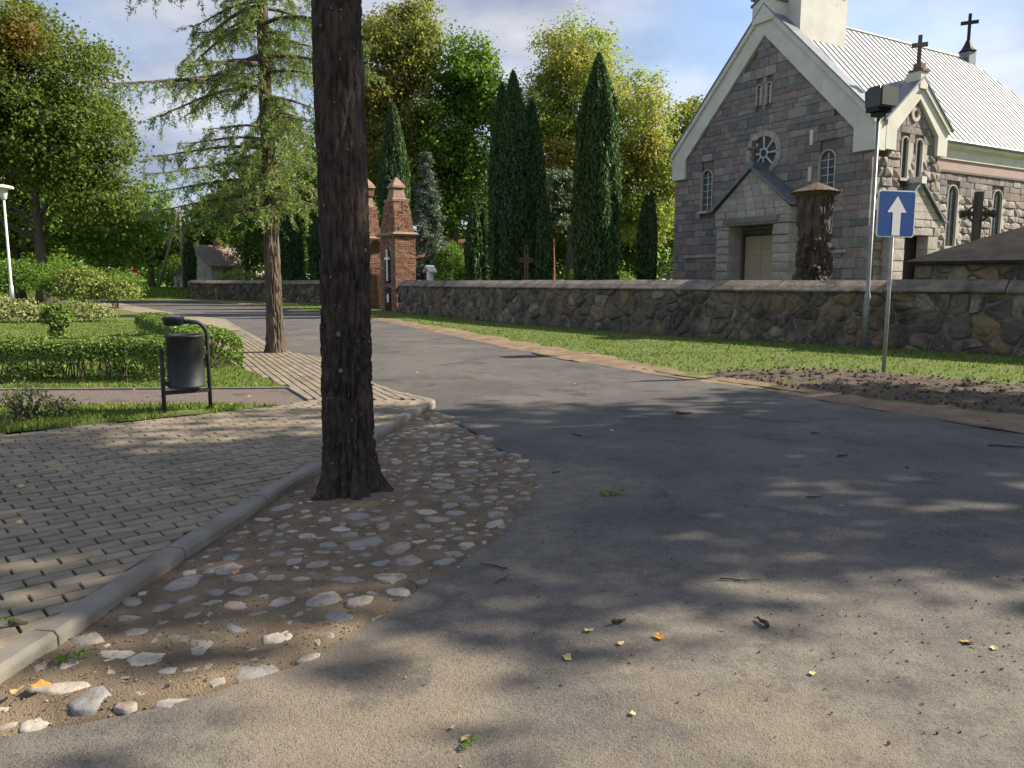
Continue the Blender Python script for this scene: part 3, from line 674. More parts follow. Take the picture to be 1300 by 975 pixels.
# ------------------------------------------------------------------ stone walls
class Poly:
    def __init__(s, pts):
        s.p = [Vector(q) for q in pts]; s.L = [0]
        for a, b in zip(s.p, s.p[1:]): s.L.append(s.L[-1] + (b-a).length)
    def at(s, d):
        d = max(0, min(s.L[-1], d))
        for i in range(len(s.p) - 1):
            if d <= s.L[i+1] + 1e-9:
                t = (d - s.L[i]) / (s.L[i+1] - s.L[i]); dr = (s.p[i+1] - s.p[i]).normalized()
                return s.p[i].lerp(s.p[i+1], t), dr, Vector((dr.y, -dr.x))
def voronoi_cells(w, h, cx, cy, rng, jit=0.46, extra=0.3):
    nx, ny = max(1, round(w / cx)), max(1, round(h / cy)); pts = []
    for i in range(-1, nx + 1):
        for j in range(-1, ny + 1):
            off = 0.5 * (j % 2)
            pts.append((i, j, (i + 0.5 + off + rng.uniform(-jit, jit)) * w / nx, (j + 0.5 + rng.uniform(-jit, jit)) * h / ny))
            if rng.random() < extra: pts.append((i + .01, j, (i + 1.0 + off + rng.uniform(-.25, .25)) * w / nx, (j + 1.0 + rng.uniform(-.25, .25)) * h / ny))
    cells = []
    for i, j, x, y in pts:
        poly = [(max(0, x - 2*cx), max(0, y - 2*cy)), (min(w, x + 2*cx), max(0, y - 2*cy)), (min(w, x + 2*cx), min(h, y + 2*cy)), (max(0, x - 2*cx), min(h, y + 2*cy))]
        if poly[0][0] >= poly[1][0] or poly[0][1] >= poly[2][1]: continue
        for a, b, u, v in pts:
            if abs(a - i) > 3 or abs(b - j) > 3 or (a == i and b == j): continue
            poly = clip_half(poly, (x+u)/2, (y+v)/2, u - x, v - y)
            if len(poly) < 3: break
        if len(poly) < 3: continue
        ar = 0.5 * abs(sum(poly[k][0]*poly[(k+1) % len(poly)][1] - poly[(k+1) % len(poly)][0]*poly[k][1] for k in range(len(poly))))
        if ar > 0.006 * 1.0: cells.append(poly)
    return cells
def wobble(poly, gap, rng):
    """shrink a cell, cut its corners and roughen it"""
    c = Vector((sum(p[0] for p in poly) / len(poly), sum(p[1] for p in poly) / len(poly)))
    out = []; n = len(poly)
    for k in range(n):
        a, b, d = Vector(poly[k-1]), Vector(poly[k]), Vector(poly[(k+1) % n])
        for q in (b.lerp(a, 0.17), b.lerp(d, 0.17)):
            v = q - c; l = v.length
            if l > 1e-4: q = c + v * max(0.3, (l - gap * rng.uniform(0.6, 1.8)) / l) * rng.uniform(0.95, 1.0)
            if not out or (q - out[-1]).length > 0.02: out.append(q)
    return c, out
def wall_stone(mb_or_none, poly, gap, rng, P, zb, off0, proud, parent, zscale=1.0, name='stone', mat=None):
    c, o = wobble(poly, gap, rng)
    if len(o) < 4: return None
    def pos(q, d):
        b, dr, n = P.at(q.x); return (b.x + n.x * d, b.y + n.y * d, zb(q.x) + q.y)
    pr = proud * rng.uniform(0.5, 1.25); tx, ty = rng.uniform(-.10, .10), rng.uniform(-.10, .10)
    r0 = [pos(q, off0 - 0.08) for q in o]
    r1 = [pos(q, off0 + pr * 0.45) for q in o]
    r2 = [pos(c.lerp(q, 0.86), off0 + pr * rng.uniform(0.65, 1.0) + (q-c).x * tx + (q-c).y * ty) for q in o]
    r3 = [pos(c.lerp(q, 0.45), off0 + pr * rng.uniform(0.75, 1.25) + (q-c).x * tx + (q-c).y * ty) for q in o]
    mb = mb_or_none if mb_or_none is not None else MB()
    mb.loft([r0, r1, r2, r3], False, True)
    if mb_or_none is None:
        me = mb.mesh(name, rng.random() < .5); return raw_obj(name, me, mat or m_wallstone, parent)
def make_wall(name, pts, label, cat, cx, cy, parts, hgt=1.22, seed=1, thick=0.55):
    P = Poly(pts); rng = random.Random(seed)
    root = empty(name, (0, 0, 0), 0, label, cat)
    zb = lambda d: gz(*P.at(d)[0]) - 0.03
    mb = MB(); rings = []
    ns = max(2, int(P.L[-1] / 1.0))
    for k in range(ns + 1):
        b, dr, n = P.at(P.L[-1] * k / ns); z = zb(P.L[-1] * k / ns)
        rings.append([(b.x, b.y, z - 0.3), (b.x, b.y, z + hgt), (b.x - n.x*thick, b.y - n.y*thick, z + hgt), (b.x - n.x*thick, b.y - n.y*thick, z - 0.3)])
    mb.loft(rings).build('wall_core', m_walldark, root)
    cells = voronoi_cells(P.L[-1], hgt + 0.02, cx, cy, rng)
    field = MB()
    def near_(c): b = P.at(c[0][0])[0]; return b.length
    cells.sort(key=near_)
    for i, c in enumerate(cells):
        if parts and i < 300: wall_stone(None, c, 0.010, rng, P, zb, -0.032, 0.078, root)
        else: wall_stone(field, c, 0.018, rng, P, zb, 0.0, 0.06, root)
    if field.v: field.build('stone_field', m_wallstone, root, True, 'stuff')
    d = 0.0
    while d < P.L[-1] - 0.1:
        e = min(P.L[-1], d + rng.uniform(1.5, 2.6))
        rr = []; jz = rng.uniform(-.012, .012)
        for q in (d + 0.008, e - 0.008):
            b, dr, n = P.at(q); z = zb(q) + hgt + jz
            rr.append([(b.x + n.x*u, b.y + n.y*u, z + v) for u, v in ((0.09, 0.0), (0.10, 0.040), (-0.06, 0.150), (-thick/2, 0.265), (-thick - 0.08, 0.06), (-thick - 0.08, 0.0))])
        MB().loft(rr).build('cap_slab', m_cap, root, bevel=0.012); d = e
    return root, P
make_wall('stone_wall', WALLR[:5] + [(11.2, 13.4)], 'long fieldstone churchyard wall with sloped concrete cap in front of the church', 'wall', 0.44, 0.40, True, seed=4)
make_wall('stone_wall', [(-25.6, 61.5), (-18.5, 55.3), (-11.7, 48.6), (-7.7, 41.6)], 'distant fieldstone wall beyond the road, between brick gate and meadow', 'wall', 0.42, 0.40, False, seed=9)

# corner vault behind the wall's near end
def make_vault():
    d = Vector((0.737, -0.676)); n = Vector((0.676, 0.737)); c0 = Vector((8.42, 16.28)); S = 5.0
    root = empty('corner_vault', (c0.x, c0.y, 0), 0, 'squat stone vault with dark pyramid roof rising behind the wall near the road sign', 'vault')
    def w(u, v, z): return (d.x*u + n.x*v, d.y*u + n.y*v, z)
    mb = MB(); mb.loft([[w(0, 0, z), w(S, 0, z), w(S, S, z), w(0, S, z)] for z in (-0.1, 1.84)]); mb.build('wall_core', m_walldark, root)
    rng = random.Random(21)
    P = Poly([(0, 0), (d.x*S, d.y*S)])
    for c in voronoi_cells(S, 0.56, 0.42, 0.30, rng): wall_stone(None, c, 0.015, rng, P, lambda q: 1.27, 0.0, 0.05, root)
    P2 = Poly([(n.x*S, n.y*S), (0, 0)])
    for c in voronoi_cells(S, 0.56, 0.42, 0.30, rng): wall_stone(None, c, 0.015, rng, P2, lambda q: 1.27, 0.0, 0.05, root)
    e = 0.16
    mb = MB(); mb.loft([[w(-e, -e, z), w(S+e, -e, z), w(S+e, S+e, z), w(-e, S+e, z)] for z in (1.83, 1.89)], True, False)
    k = len(mb.v); n_ = 6
    for i in range(n_ + 1):
        t = i / n_; z = 1.89 + 1.05 * (t ** 0.92); q = t * (S/2 + e) * 0.985
        ring = [w(-e+q, -e+q, z), w(S+e-q, -e+q, z), w(S+e-q, S+e-q, z), w(-e+q, S+e-q, z)]
        mb.v += ring
    for i in range(n_):
        for j in range(4): a, b = k + i*4 + j, k + i*4 + (j+1) % 4; mb.f.append((a, b, b+4, a+4))
    mb.f.append(tuple(k + n_*4 + j for j in range(4)))
    mb.build('roof', m_capdark, root)
make_vault()

# ------------------------------------------------------------------ brick gate
CH_ROT = -math.atan2(0.8604806, 0.5094833)
def cross_mb(h, arm, t, az, d=None, flare=0.0):
    d = d or t; m = MB()
    m.box(-t/2, t/2, -d/2, d/2, 0, h); 
    m.box(-arm/2, -t/2, -d/2, d/2, az - t/2, az + t/2); m.box(t/2, arm/2, -d/2, d/2, az - t/2, az + t/2)
    return m
def make_gate():
    root = empty('brick_gate', (-5.35, 36.55, gz(0, 36)), CH_ROT, 'red brick churchyard gate with tapered pillars and white niche cross', 'gate')
    rng = random.Random(5)
    def pillar(cx, tall):
        W2, D2 = 0.95, 0.50
        p = MB().box(cx - W2 + .03, cx + W2 - .03, -D2 + .03, D2 - .03, -0.2, 3.45).build('pillar', m_brickmortar, root)
        bf = MB()
        for face in ('f', 'r', 'l'):
            for r in range(40):
                z = r * 0.085 + 0.01
                lo, hi = (cx - W2, cx + W2) if face == 'f' else (-D2, D2)
                u = lo + (0.0 if r % 2 else -0.13)
                while u < hi - 0.02:
                    a, b = max(lo, u + 0.006), min(hi, u + 0.254); u += 0.26
                    if b - a < 0.04: continue
                    j = rng.uniform(-.012, .012); 
                    if face == 'f':
                        m_ = (a + b) / 2 - cx
                        if abs(m_ + 0.0) < 0.36 and z < 3.0 and (z < 1.15 or z > 1.25): continue
                        bf.box(a, b, -D2 - j - .004, -D2 + .1, z, z + 0.073)
                    elif face == 'r': bf.box(cx + W2 - .1, cx + W2 + j + .003, a, b, z + .001, z + 0.072)
                    else: bf.box(cx - W2 - j - .003, cx - W2 + .1, a, b, z + .001, z + 0.072)
        bf.build('brick_face', m_brick, p, kind='stuff')
        # niche with pointed arch, white cross, dark plaque with an oval below
        ar = [(-0.34, 1.3), (0.34, 1.3), (0.34, 2.35), (0.2, 2.75), (0, 3.02), (-0.2, 2.75), (-0.34, 2.35)]
        MB().prism([(cx + u, v) for u, v in ar], -D2 + .005, -D2 + .06).build('niche', m_capdark, p)
        c = cross_mb(1.45, 0.55, 0.115, 1.03, 0.05).build('niche_cross', m_white, root); c.location = (cx, -D2 - .03, 1.42)
        pl = MB().box(cx - 0.33, cx + 0.33, -D2 - .02, -D2 + .04, 0.05, 1.12).build('plaque', m_iron, root)
        MB().prism([(cx + 0.12*math.cos(2*PI*k/16), 0.62 + 0.22*math.sin(2*PI*k/16)) for k in range(16)], -D2 - .035, -D2 - .018).build('oval', m_white, pl)
        def ring(w, d_, z): return [(cx - w, -d_, z), (cx + w, -d_, z), (cx + w, d_, z), (cx - w, d_, z)]
        MB().loft([ring(W2 + .10, D2 + .10, 3.45), ring(W2 + .14, D2 + .14, 3.53), ring(W2 + .06, D2 + .06, 3.62)]).build('cornice', m_gcement, root)
        # tapering brick shoulders
        s = MB().loft([ring(W2 - .05, D2 - .02, 3.6), ring(W2 - .34, D2 - .10, 4.3), ring(0.48, 0.36, 5.05)]).build('shoulder', m_brickmortar, root)
        sb = MB()
        for r in range(17):
            z = 3.62 + r * 0.084; t = (z - 3.6) / 1.45; w = (W2 - .05) * (1-t) + 0.48 * t; dd = (D2 - .02) * (1-t) + 0.36 * t
            u = -w + rng.uniform(0, .1)
            while u < w - .05:
                b = min(w, u + rng.uniform(.18, .27)); j = rng.uniform(0, .05); sb.box(cx + u, cx + b - .01, -dd - .012 - j, -dd + .15, z, z + .074); u = b
            u = -dd
            while u < dd - .05:
                b = min(dd, u + rng.uniform(.16, .27)); j = rng.uniform(0, .05); sb.box(cx + w - .15, cx + w + .012 + j, u, b - .01, z + .001, z + .073); u = b
        sb.build('brick_face', m_brick, s, kind='stuff')
        cp = MB().loft([ring(.55, .42, 5.03), ring(.56, .43, 5.13), ring(.40, .31, 5.18), ring(.30, .24, 5.62), ring(.28, .23, 5.66)]).build('cap', m_gcement, root)
        if tall:
            MB().loft([ring(.38, .32, 5.66), ring(.40, .34, 6.05)]).build('lantern', m_brick, root)
            MB().loft([ring(.46, .38, 6.05), ring(.40, .34, 6.2), ring(.05, .05, 6.62)]).build('spire', m_gcement, root); t0 = 6.6
        else:
            MB().loft([ring(.38, .32, 5.66), ring(.36, .30, 5.76), ring(.04, .04, 6.15)]).build('spire', m_gcement, root); t0 = 6.13
        c = cross_mb(0.75, 0.28, 0.022, 0.5).build('finial_cross', m_iron, root); c.location = (cx, 0, t0)
    pillar(0.0, False); pillar(-4.1, True)
    pts = [(-4.1 + .95, -0.2 + .0), (-3.15, 2.6)]
    a = MB()                                              # brick arch between the pillars
    outer = [(-0.95 - 2.2/2*(1 - math.cos(PI*k/12)), 2.55 + 0.85*math.sin(PI*k/12)) for k in range(13)]
    poly = [(-0.95, 3.4)] + outer + [(-3.15, 3.4)]
    MB().prism(poly, -0.3, 0.3).build('arch', m_brick, root)
    for s in range(2):                                    # two iron leaves
        x0 = -3.12 + s * 1.09; g = MB()
        for k in range(8): g.tube([(x0 + .03 + k*.145, 0, 0.08), (x0 + .03 + k*.145, 0, 2.2)], 0.012, 5)
        g.box(x0, x0 + 1.06, -.02, .02, 0.2, 0.25); g.box(x0, x0 + 1.06, -.02, .02, 2.0, 2.05)
        g.build('gate_leaf', m_rust, root)
make_gate()
sh = MB().box(-.13, .13, -.1, .1, 0, 1.9)
shr = empty('garden_shrine', (-3.75, 35.6, 0), CH_ROT, 'tiny white roofed shrine peeking over the wall beside the brick gate', 'shrine')
sh.build('body', m_white, shr); MB().prism([(-.36, 1.86), (0, 2.1), (.36, 1.86), (.36, 1.92), (0, 2.18), (-.36, 1.92)], -.2, .2).build('roof', m_plaster, shr)

# ------------------------------------------------------------------ church
CHW = 11.17
church = empty('stone_church', (8.36, 40.61, 0), CH_ROT, 'granite block church with white plaster gable and bright metal roof', 'church')
def face_f(u, d, z): return (u, -d, z)                           # facade plane y = 0, facing -y
XS = CHW - 0.4
def face_s(u, d, z): return (XS + d, u, z)                       # nave side
def face_b(u, d, z): return (CHW + d, u, z)                      # side bay
def fbox(mb, F, u0, u1, d0, d1, z0, z1):
    mb.add([F(u0,d0,z0),F(u1,d0,z0),F(u1,d1,z0),F(u0,d1,z0),F(u0,d0,z1),F(u1,d0,z1),F(u1,d1,z1),F(u0,d1,z1)],
           [(0,3,2,1),(4,5,6,7),(0,1,5,4),(1,2,6,5),(2,3,7,6),(3,0,4,7)]); return mb
def fprism(mb, F, poly, d0, d1):
    return mb.loft([[F(u, d0, v) for u, v in poly], [F(u, d1, v) for u, v in poly]])
APX, EAV = 13.45, 7.95
def outer_z(a): return APX - abs(a - CHW/2) * (APX - EAV) / (CHW/2)
body = MB().prism([(0.1, -.1), (4.35, -.1), (4.35, 3.95), (6.89, 3.95), (6.89, -.1), (CHW - .1, -.1), (CHW - .1, 7.7), (CHW/2, 13.1), (0.1, 7.7)], 0.1, 0.9).build('facade_core', m_mortar, church)
nave = MB().prism([(0.4, -.1), (XS - .1, -.1), (XS - .1, 7.3), (CHW/2, 12.7), (0.4, 7.3)], 0.9, 15.6).build('nave_core', m_mortar, church)
def arch_poly(c, hw, z0, z1, n=10): return [(c - hw, z0), (c + hw, z0)] + [(c + hw*math.cos(PI*k/n), z1 - hw + hw*math.sin(PI*k/n)) for k in range(n + 1)]
OPEN_F = [(2.30, .40, 4.80, 6.85), (9.13, .40, 4.80, 6.85), (5.35, .17, 9.2, 10.2), (5.90, .17, 9.2, 10.2)]
def gaps_f(z0, z1):
    g = []
    for c, hw, a, b in OPEN_F:
        if z1 > a and z0 < b: g.append((c - hw, c + hw))
    zc = (z0 + z1) / 2 - 7.15
    if abs(zc) < 0.9: w = math.sqrt(0.81 - zc*zc); g.append((5.72 - w, 5.72 + w))
    if z0 < 3.95: g.append((4.4, 7.0))
    return g
def lay_rows(u0, u1, z0, z1, hr, wr, gaps, keep, rng):
    out = []; z = z0
    while z < z1 - 0.08:
        h = min(rng.uniform(*hr), z1 - z)
        if z1 - z - h < 0.12: h = z1 - z
        spans = [(u0, u1)]
        for a, b in gaps(z, z + h):
            ns = []
            for s, e in spans:
                if b <= s or a >= e: ns.append((s, e)); continue
                if a - s > 0.06: ns.append((s, a))
                if e - b > 0.06: ns.append((b, e))
            spans = ns
        for s, e in spans:
            u = s
            while u < e - 1e-6:
                w = rng.uniform(*wr)
                if e - u - w < wr[0] * 0.6: w = e - u
                if keep(u, u + w, z, z + h): out.append((u, u + w, z, z + h))
                u += w
        z += h
    return out
def block_unit(seed, rough):                                      # unit block: u,z in [-.5,.5], depth 0..1 outward; chamfered front
    r = random.Random(seed); c = 0.035
    v = [(-.5, 0, -.5), (.5, 0, -.5), (.5, 0, .5), (-.5, 0, .5)]
    v += [(x, 0.86, z) for x, _, z in v[:4]]
    f = [(x * (1 - c), 1.0 + r.uniform(-rough, rough), z * (1 - 1.6*c)) for x, _, z in v[:4]]
    v += f + [(r.uniform(-.15, .15), 1.0 + r.uniform(0, rough * 1.6), r.uniform(-.15, .15))]
    fs = [(i, (i+1) % 4, (i+1) % 4 + 4, i + 4) for i in range(4)] + [(i + 4, (i+1) % 4 + 4, (i+1) % 4 + 8, i + 8) for i in range(4)] + [(i + 8, (i+1) % 4 + 8, 12) for i in range(4)]
    return v, fs
def blocks(F, lst, mat, parent, rng, npart, dep, rough, name='stone_block', mort=0.007, dbase=-0.12):
    vars_ = [block_unit(k, rough) for k in range(6)]
    lst = sorted(lst, key=lambda b: -(b[1]-b[0])*(b[3]-b[2])); field = MB(); meshes = []
    for v, fs in vars_:
        me = MB().add([F(x, y, z) for x, y, z in v], fs)
        o0 = Vector(F(0, 0, 0)); me.v = [tuple(Vector(p) - o0) for p in me.v]
        m_ = me.mesh(name); m_.materials.append(mat); meshes.append(m_)
    o0 = Vector(F(0, 0, 0)); ax = [Vector(F(1,0,0)) - o0, Vector(F(0,1,0)) - o0, Vector(F(0,0,1)) - o0]
    for i, (a, b, z0, z1) in enumerate(lst):
        w, h = b - a - mort, z1 - z0 - mort
        if w < 0.03 or h < 0.03: continue
        c = F((a+b)/2, dbase, (z0+z1)/2); d = (dep - dbase) + rng.uniform(-.012, .012); k = rng.randrange(6)
        if i < npart:
            o = raw_obj(name, meshes[k], None, parent); o.location = c
            sc = [abs(ax[0][j])*w + abs(ax[1][j])*d + abs(ax[2][j])*h for j in range(3)]; o.scale = sc
        else:
            v, fs = vars_[k]
            field.add([tuple(Vector(c) + ax[0]*x*w + ax[1]*y*d + ax[2]*z*h) for x, y, z in v], fs)
    if field.v: field.build(name + '_field', mat, parent, kind='stuff')
rngc = random.Random(77)
fl = lay_rows(0.0, CHW, 0.0, 12.6, (.20, .44), (.28, 1.0), gaps_f, lambda a, b, z, t: (t < outer_z(a) - .55 and t < outer_z(b) - .55), rngc)
blocks(face_f, fl, m_block, church, rngc, 300, 0.0, 0.10)
# gable coping and kneelers
def mirror(poly): return [(CHW - u, v) for u, v in reversed(poly)]
hr = [(CHW/2, APX), (CHW + .12, EAV - .12), (CHW + .12, 6.55), (10.35, 6.55), (10.35, 7.48), (CHW/2, 12.22)]
g1 = MB(); fprism(g1, face_f, hr, -0.3, 0.11); fprism(g1, face_f, mirror(hr), -0.3, 0.1095)
cop = g1.build('gable_coping', m_plaster, church)
g2 = MB(); lip = [(CHW/2, APX + .03), (CHW + .15, EAV - .10), (CHW + .15, EAV - .38), (CHW/2, APX - .25)]
fprism(g2, face_f, lip, 0.06, 0.20); fprism(g2, face_f, mirror(lip), 0.06, 0.1995); g2.build('coping_moulding', m_plaster, cop)
g3 = MB(); fl_ = [(CHW/2, APX + .11), (CHW + .2, EAV - .06), (CHW + .2, EAV - .13), (CHW/2, APX + .035)]
fprism(g3, face_f, fl_, -.45, 0.24); fprism(g3, face_f, mirror(fl_), -.45, 0.2395); g3.build('coping_flashing', m_flash, cop)
ap = MB(); fprism(ap, face_f, [(CHW/2 - .62, 12.75), (CHW/2 + .62, 12.75), (CHW/2 + .62, 13.52), (CHW/2, 13.82), (CHW/2 - .62, 13.52)], -.55, .235); ap.build('apex_block', m_plaster, cop)
apf = MB(); fprism(apf, face_f, [(CHW/2 - .70, 13.5), (CHW/2, 13.84), (CHW/2 + .70, 13.5), (CHW/2 + .70, 13.58), (CHW/2, 13.92), (CHW/2 - .70, 13.58)], -.58, .28); apf.build('apex_flashing', m_flash, cop)
# tower rising behind the gable
tw = MB().box(4.35, 6.95, .55, 3.6, 10.0, 14.1).build('tower', m_plaster, church)
MB().box(4.22, 7.08, .42, 3.73, 14.1, 14.22).build('tower_cornice', m_flash, tw)
MB().box(4.5, 6.8, .7, 3.45, 14.22, 19.0).build('belfry', m_plaster, tw)
for u in (4.9, 5.95): fprism(MB(), lambda a, d, z: (a, .7 - d, z), arch_poly(u + .23, .24, 14.5, 17.2), -.02, .02).build('louvre', m_iron, tw)
for u in (1.4, 2.5): fprism(MB(), lambda a, d, z: (6.8 + d, a, z), arch_poly(u + .15, .3, 14.5, 17.2), -.02, .02).build('louvre', m_iron, tw)
MB().loft([[(4.3, .5, 19.0), (7.0, .5, 19.0), (7.0, 3.65, 19.0), (4.3, 3.65, 19.0)], [(5.6, 2.0, 24.5), (5.7, 2.0, 24.5), (5.7, 2.1, 24.5), (5.6, 2.1, 24.5)]]).build('spire', m_flash, tw)
# roof
RZ, EZ, EX, HY0, HY1 = 13.35, 7.42, 0.32, 15.7, 20.0
roofm = MB()
e0, e1 = -EX, CHW - .11
def rp_(x, y, z): return (x, y, z)
V = [(e0, .3, EZ), (e1, .3, EZ), (e1, HY1, EZ), (e0, HY1, EZ), (CHW/2, .3, RZ), (CHW/2, HY0, RZ)]
V2 = [(x, y, z - .12) for x, y, z in V]
roofm.add(V + V2, [(1, 2, 5, 4), (0, 4, 5, 3), (2, 3, 5), (7, 10, 11, 8), (6, 9, 11, 10), (8, 11, 9), (0, 1, 7, 6)[::-1] if False else (0, 6, 7, 1), (1, 7, 8, 2), (2, 8, 9, 3), (3, 9, 6, 0), (0, 4, 10, 6), (4, 1, 7, 10)])
roof = roofm.build('roof', m_roof, church)
sl = math.hypot(e1 - CHW/2, RZ - EZ); ang = math.atan2(RZ - EZ, e1 - CHW/2)
seam_me = MB().box(0, 1, -.014, .014, 0.0, .028).mesh('seam'); seam_me.materials.append(m_seam)
y = 0.62
while y < HY1 - .2:
    t = 1.0 if y < HY0 else (HY1 - y) / (HY1 - HY0)
    o = raw_obj('seam', seam_me, None, roof); o.location = (e1, y, EZ + .004); o.rotation_euler = (0, ang + PI if False else 0, 0)
    o.rotation_euler = (0, -(PI - ang), 0); o.scale = (sl * t, 1, -1)
    y += 0.42
MB().tube([(CHW/2, .4, RZ + .03), (CHW/2, HY0, RZ + .03)], .07, 6).build('ridge_cap', m_seam, roof)
MB().tube([(e1 + .05, 4.8, EZ - .06), (e1 + .05, HY1, EZ - .06)], .085, 8).build('gutter', m_flash, roof)
# facade windows
def window(F, c, hw, z0, z1, d, fr=0.045, rows=5, wide_reveal=None, sill=True, mat_m=None, parent=church, cols=1):
    g = MB(); fprism(g, F, arch_poly(c, hw, z0, z1), d - .03, d); w = g.build('window', m_glass, parent)
    m = MB(); top = z1 - hw
    for k in range(1, cols + 1): u = c - hw + 2*hw*k/(cols+1); fbox(m, F, u - .018, u + .018, d + .001, d + .03, z0, z1 - .08)
    for k in range(1, rows + 1): zz_ = z0 + (top - z0) * k / rows; fbox(m, F, c - hw, c + hw, d + .003, d + .027, zz_ - .012, zz_ + .012)
    m.build('muntin', mat_m or m_muntin, w)
    f = MB(); inner = arch_poly(c, hw, z0, z1)[1:]; inner = [inner[0]] + inner[1:] + [(c - hw, z0)]
    outer = [(c + (u - c) * (hw + fr) / hw, v if v < top + 1e-6 else top + (v - top) * (hw + fr) / hw) for u, v in inner]
    n = len(inner)
    f.loft([[F(u, d, v) for u, v in inner], [F(u, d + .12, v) for u, v in inner], [F(u, d + .12, v) for u, v in outer], [F(u, d, v) for u, v in outer]], False, False, closed=False)
    if wide_reveal:
        s = wide_reveal; fprism(f, F, [(c + s*(hw - .02), z0), (c + s*(hw + .28), z0), (c + s*(hw + .28), top), (c + s*(hw - .02), top)] if s > 0 else [(c - hw - .28, z0), (c - hw + .02, z0), (c - hw + .02, top), (c - hw - .28, top)], d + .02, d + .128)
    f.build('frame', m_reveal, w)
    if sill: fbox(MB(), F, c - hw - .15, c + hw + .15, d, d + .2, z0 - .12, z0 - .005).build('sill', m_reveal, w)
    return w
window(face_f, 2.30, .33, 4.88, 6.80, -.07); window(face_f, 9.13, .36, 4.88, 6.80, -.07)
window(face_f, 5.35, .12, 9.28, 10.15, -.07, rows=2, sill=False); window(face_f, 5.90, .12, 9.28, 10.15, -.07, rows=2, sill=False)
for a, b in ((7.14, 7.75), (5.65, 6.25)): fbox(MB(), face_f, 8.2, 8.36, -.05, .03, a, b).build('plaster_slit', m_plaster, church)
for a0, a1 in ((.9, 3.5), (8.0, 10.3)): fbox(MB(), face_f, a0, a1, -.05, .1, 2.62, 2.75).build('ledge', m_blockpale, church)
# rose window
RC = (5.72, 7.15); rose = MB()
fprism(rose, face_f, [(RC[0] + .76*math.cos(2*PI*k/32), RC[1] + .76*math.sin(2*PI*k/32)) for k in range(32)], -.09, -.05)
rose = rose.build('rose_window', m_glass, church)
for k in range(16):
    a0, a1 = 2*PI*(k + .02)/16, 2*PI*(k + .98)/16
    pl = [(RC[0] + r*math.cos(a), RC[1] + r*math.sin(a)) for r, a in ((.74, a0), (1.0, a0), (1.0, (a0+a1)/2), (1.0, a1), (.74, a1), (.74, (a0+a1)/2))]
    fprism(MB(), face_f, pl, -.09, .045).build('ring_stone', m_blockpale, rose)
sp = MB()
for k in range(8):
    a = PI/4 * k + .0; p0, p1 = (RC[0] + .2*math.cos(a), RC[1] + .2*math.sin(a)), (RC[0] + .72*math.cos(a), RC[1] + .72*math.sin(a))
    sp.tube([face_f(p0[0], -.02, p0[1]), face_f(p1[0], -.02, p1[1])], [.035, .06], 6)
sp.build('spoke', m_muntin, rose)
hb = MB(); n = 20
hb.tube([face_f(RC[0] + .2*math.cos(2*PI*k/n), -.02, RC[1] + .2*math.sin(2*PI*k/n)) for k in range(n + 1)], .045, 6, False); hb.build('hub_ring', m_muntin, rose)
# main portal
PC = 5.88
portal = MB(); fbox(portal, face_f, 4.30, 6.95, -.4, -.32, -.1, 3.97); portal = portal.build('portal', m_doorframe, church)
rj = MB()
fbox(rj, face_f, 4.45, 4.57, -.32, .02, 0, 3.93); fbox(rj, face_f, 6.83, 6.95, -.32, .02, 0, 3.93); fbox(rj, face_f, 4.571, 6.829, -.32, .02, 3.80, 3.93); rj.build('jamb', m_doorframe, portal)
for a, b in ((4.66, 5.59), (5.61, 6.54)):
    d = MB()
    for k in range(12): fbox(d, face_f, a, b, -.32, -.25 + (k % 2)*.004, .05 + k*.29, .05 + k*.29 + .282)
    d = d.build('door', m_door, portal)
    hx = b - .1 if a < 5 else a + .1
    MB().tube([face_f(hx, -.2, .95), face_f(hx, -.17, 1.0), face_f(hx, -.17, 1.45), face_f(hx, -.2, 1.5)], .022, 6).build('door_handle', m_iron, d)
df = MB(); fbox(df, face_f, 4.56, 4.655, -.32, -.22, 0, 3.62); fbox(df, face_f, 6.545, 6.64, -.32, -.22, 0, 3.62); fbox(df, face_f, 4.656, 6.544, -.32, -.221, 3.54, 3.62); df.build('door_frame', m_muntind, portal)
rngp = random.Random(8)
def face_p(u, d, z): return (u + .28, -.85 - d, z)
pb = lay_rows(3.6, 4.36, 0, 3.95, (.36, .42), (.76, .9), lambda a, b: [], lambda *a: True, rngp) + lay_rows(6.88, 7.75, 0, 3.95, (.36, .42), (.86, .95), lambda a, b: [], lambda *a: True, rngp)
blocks(face_p, pb, m_blockpale, portal, rngp, 40, 0.0, .04, 'pier_block', dbase=-.83)
MB().box(3.92, 4.60, -.82, 0.05, 0, 3.95).build('pier_core', m_mortar, portal); MB().box(7.20, 7.99, -.82, 0.05, 0, 3.95).build('pier_core', m_mortar, portal)
lb = lay_rows(3.5, 7.85, 3.96, 4.62, (.32, .34), (.5, .8), lambda a, b: [], lambda *a: True, rngp)
blocks(face_p, lb, m_blockpale, portal, rngp, 40, 0.03, .03, 'lintel_block', dbase=-.85)
MB().box(3.83, 8.08, -.84, .05, 3.97, 4.6).build('lintel_core', m_mortar, portal)
fbox(MB(), face_p, 4.1, 7.2, 0.0, .13, 4.06, 4.30).build('lintel_moulding', m_doorframe, portal)
tri = MB()
def tri_hw(z): return 2.2 * (6.38 - z) / (6.38 - 4.6)
z = 4.63
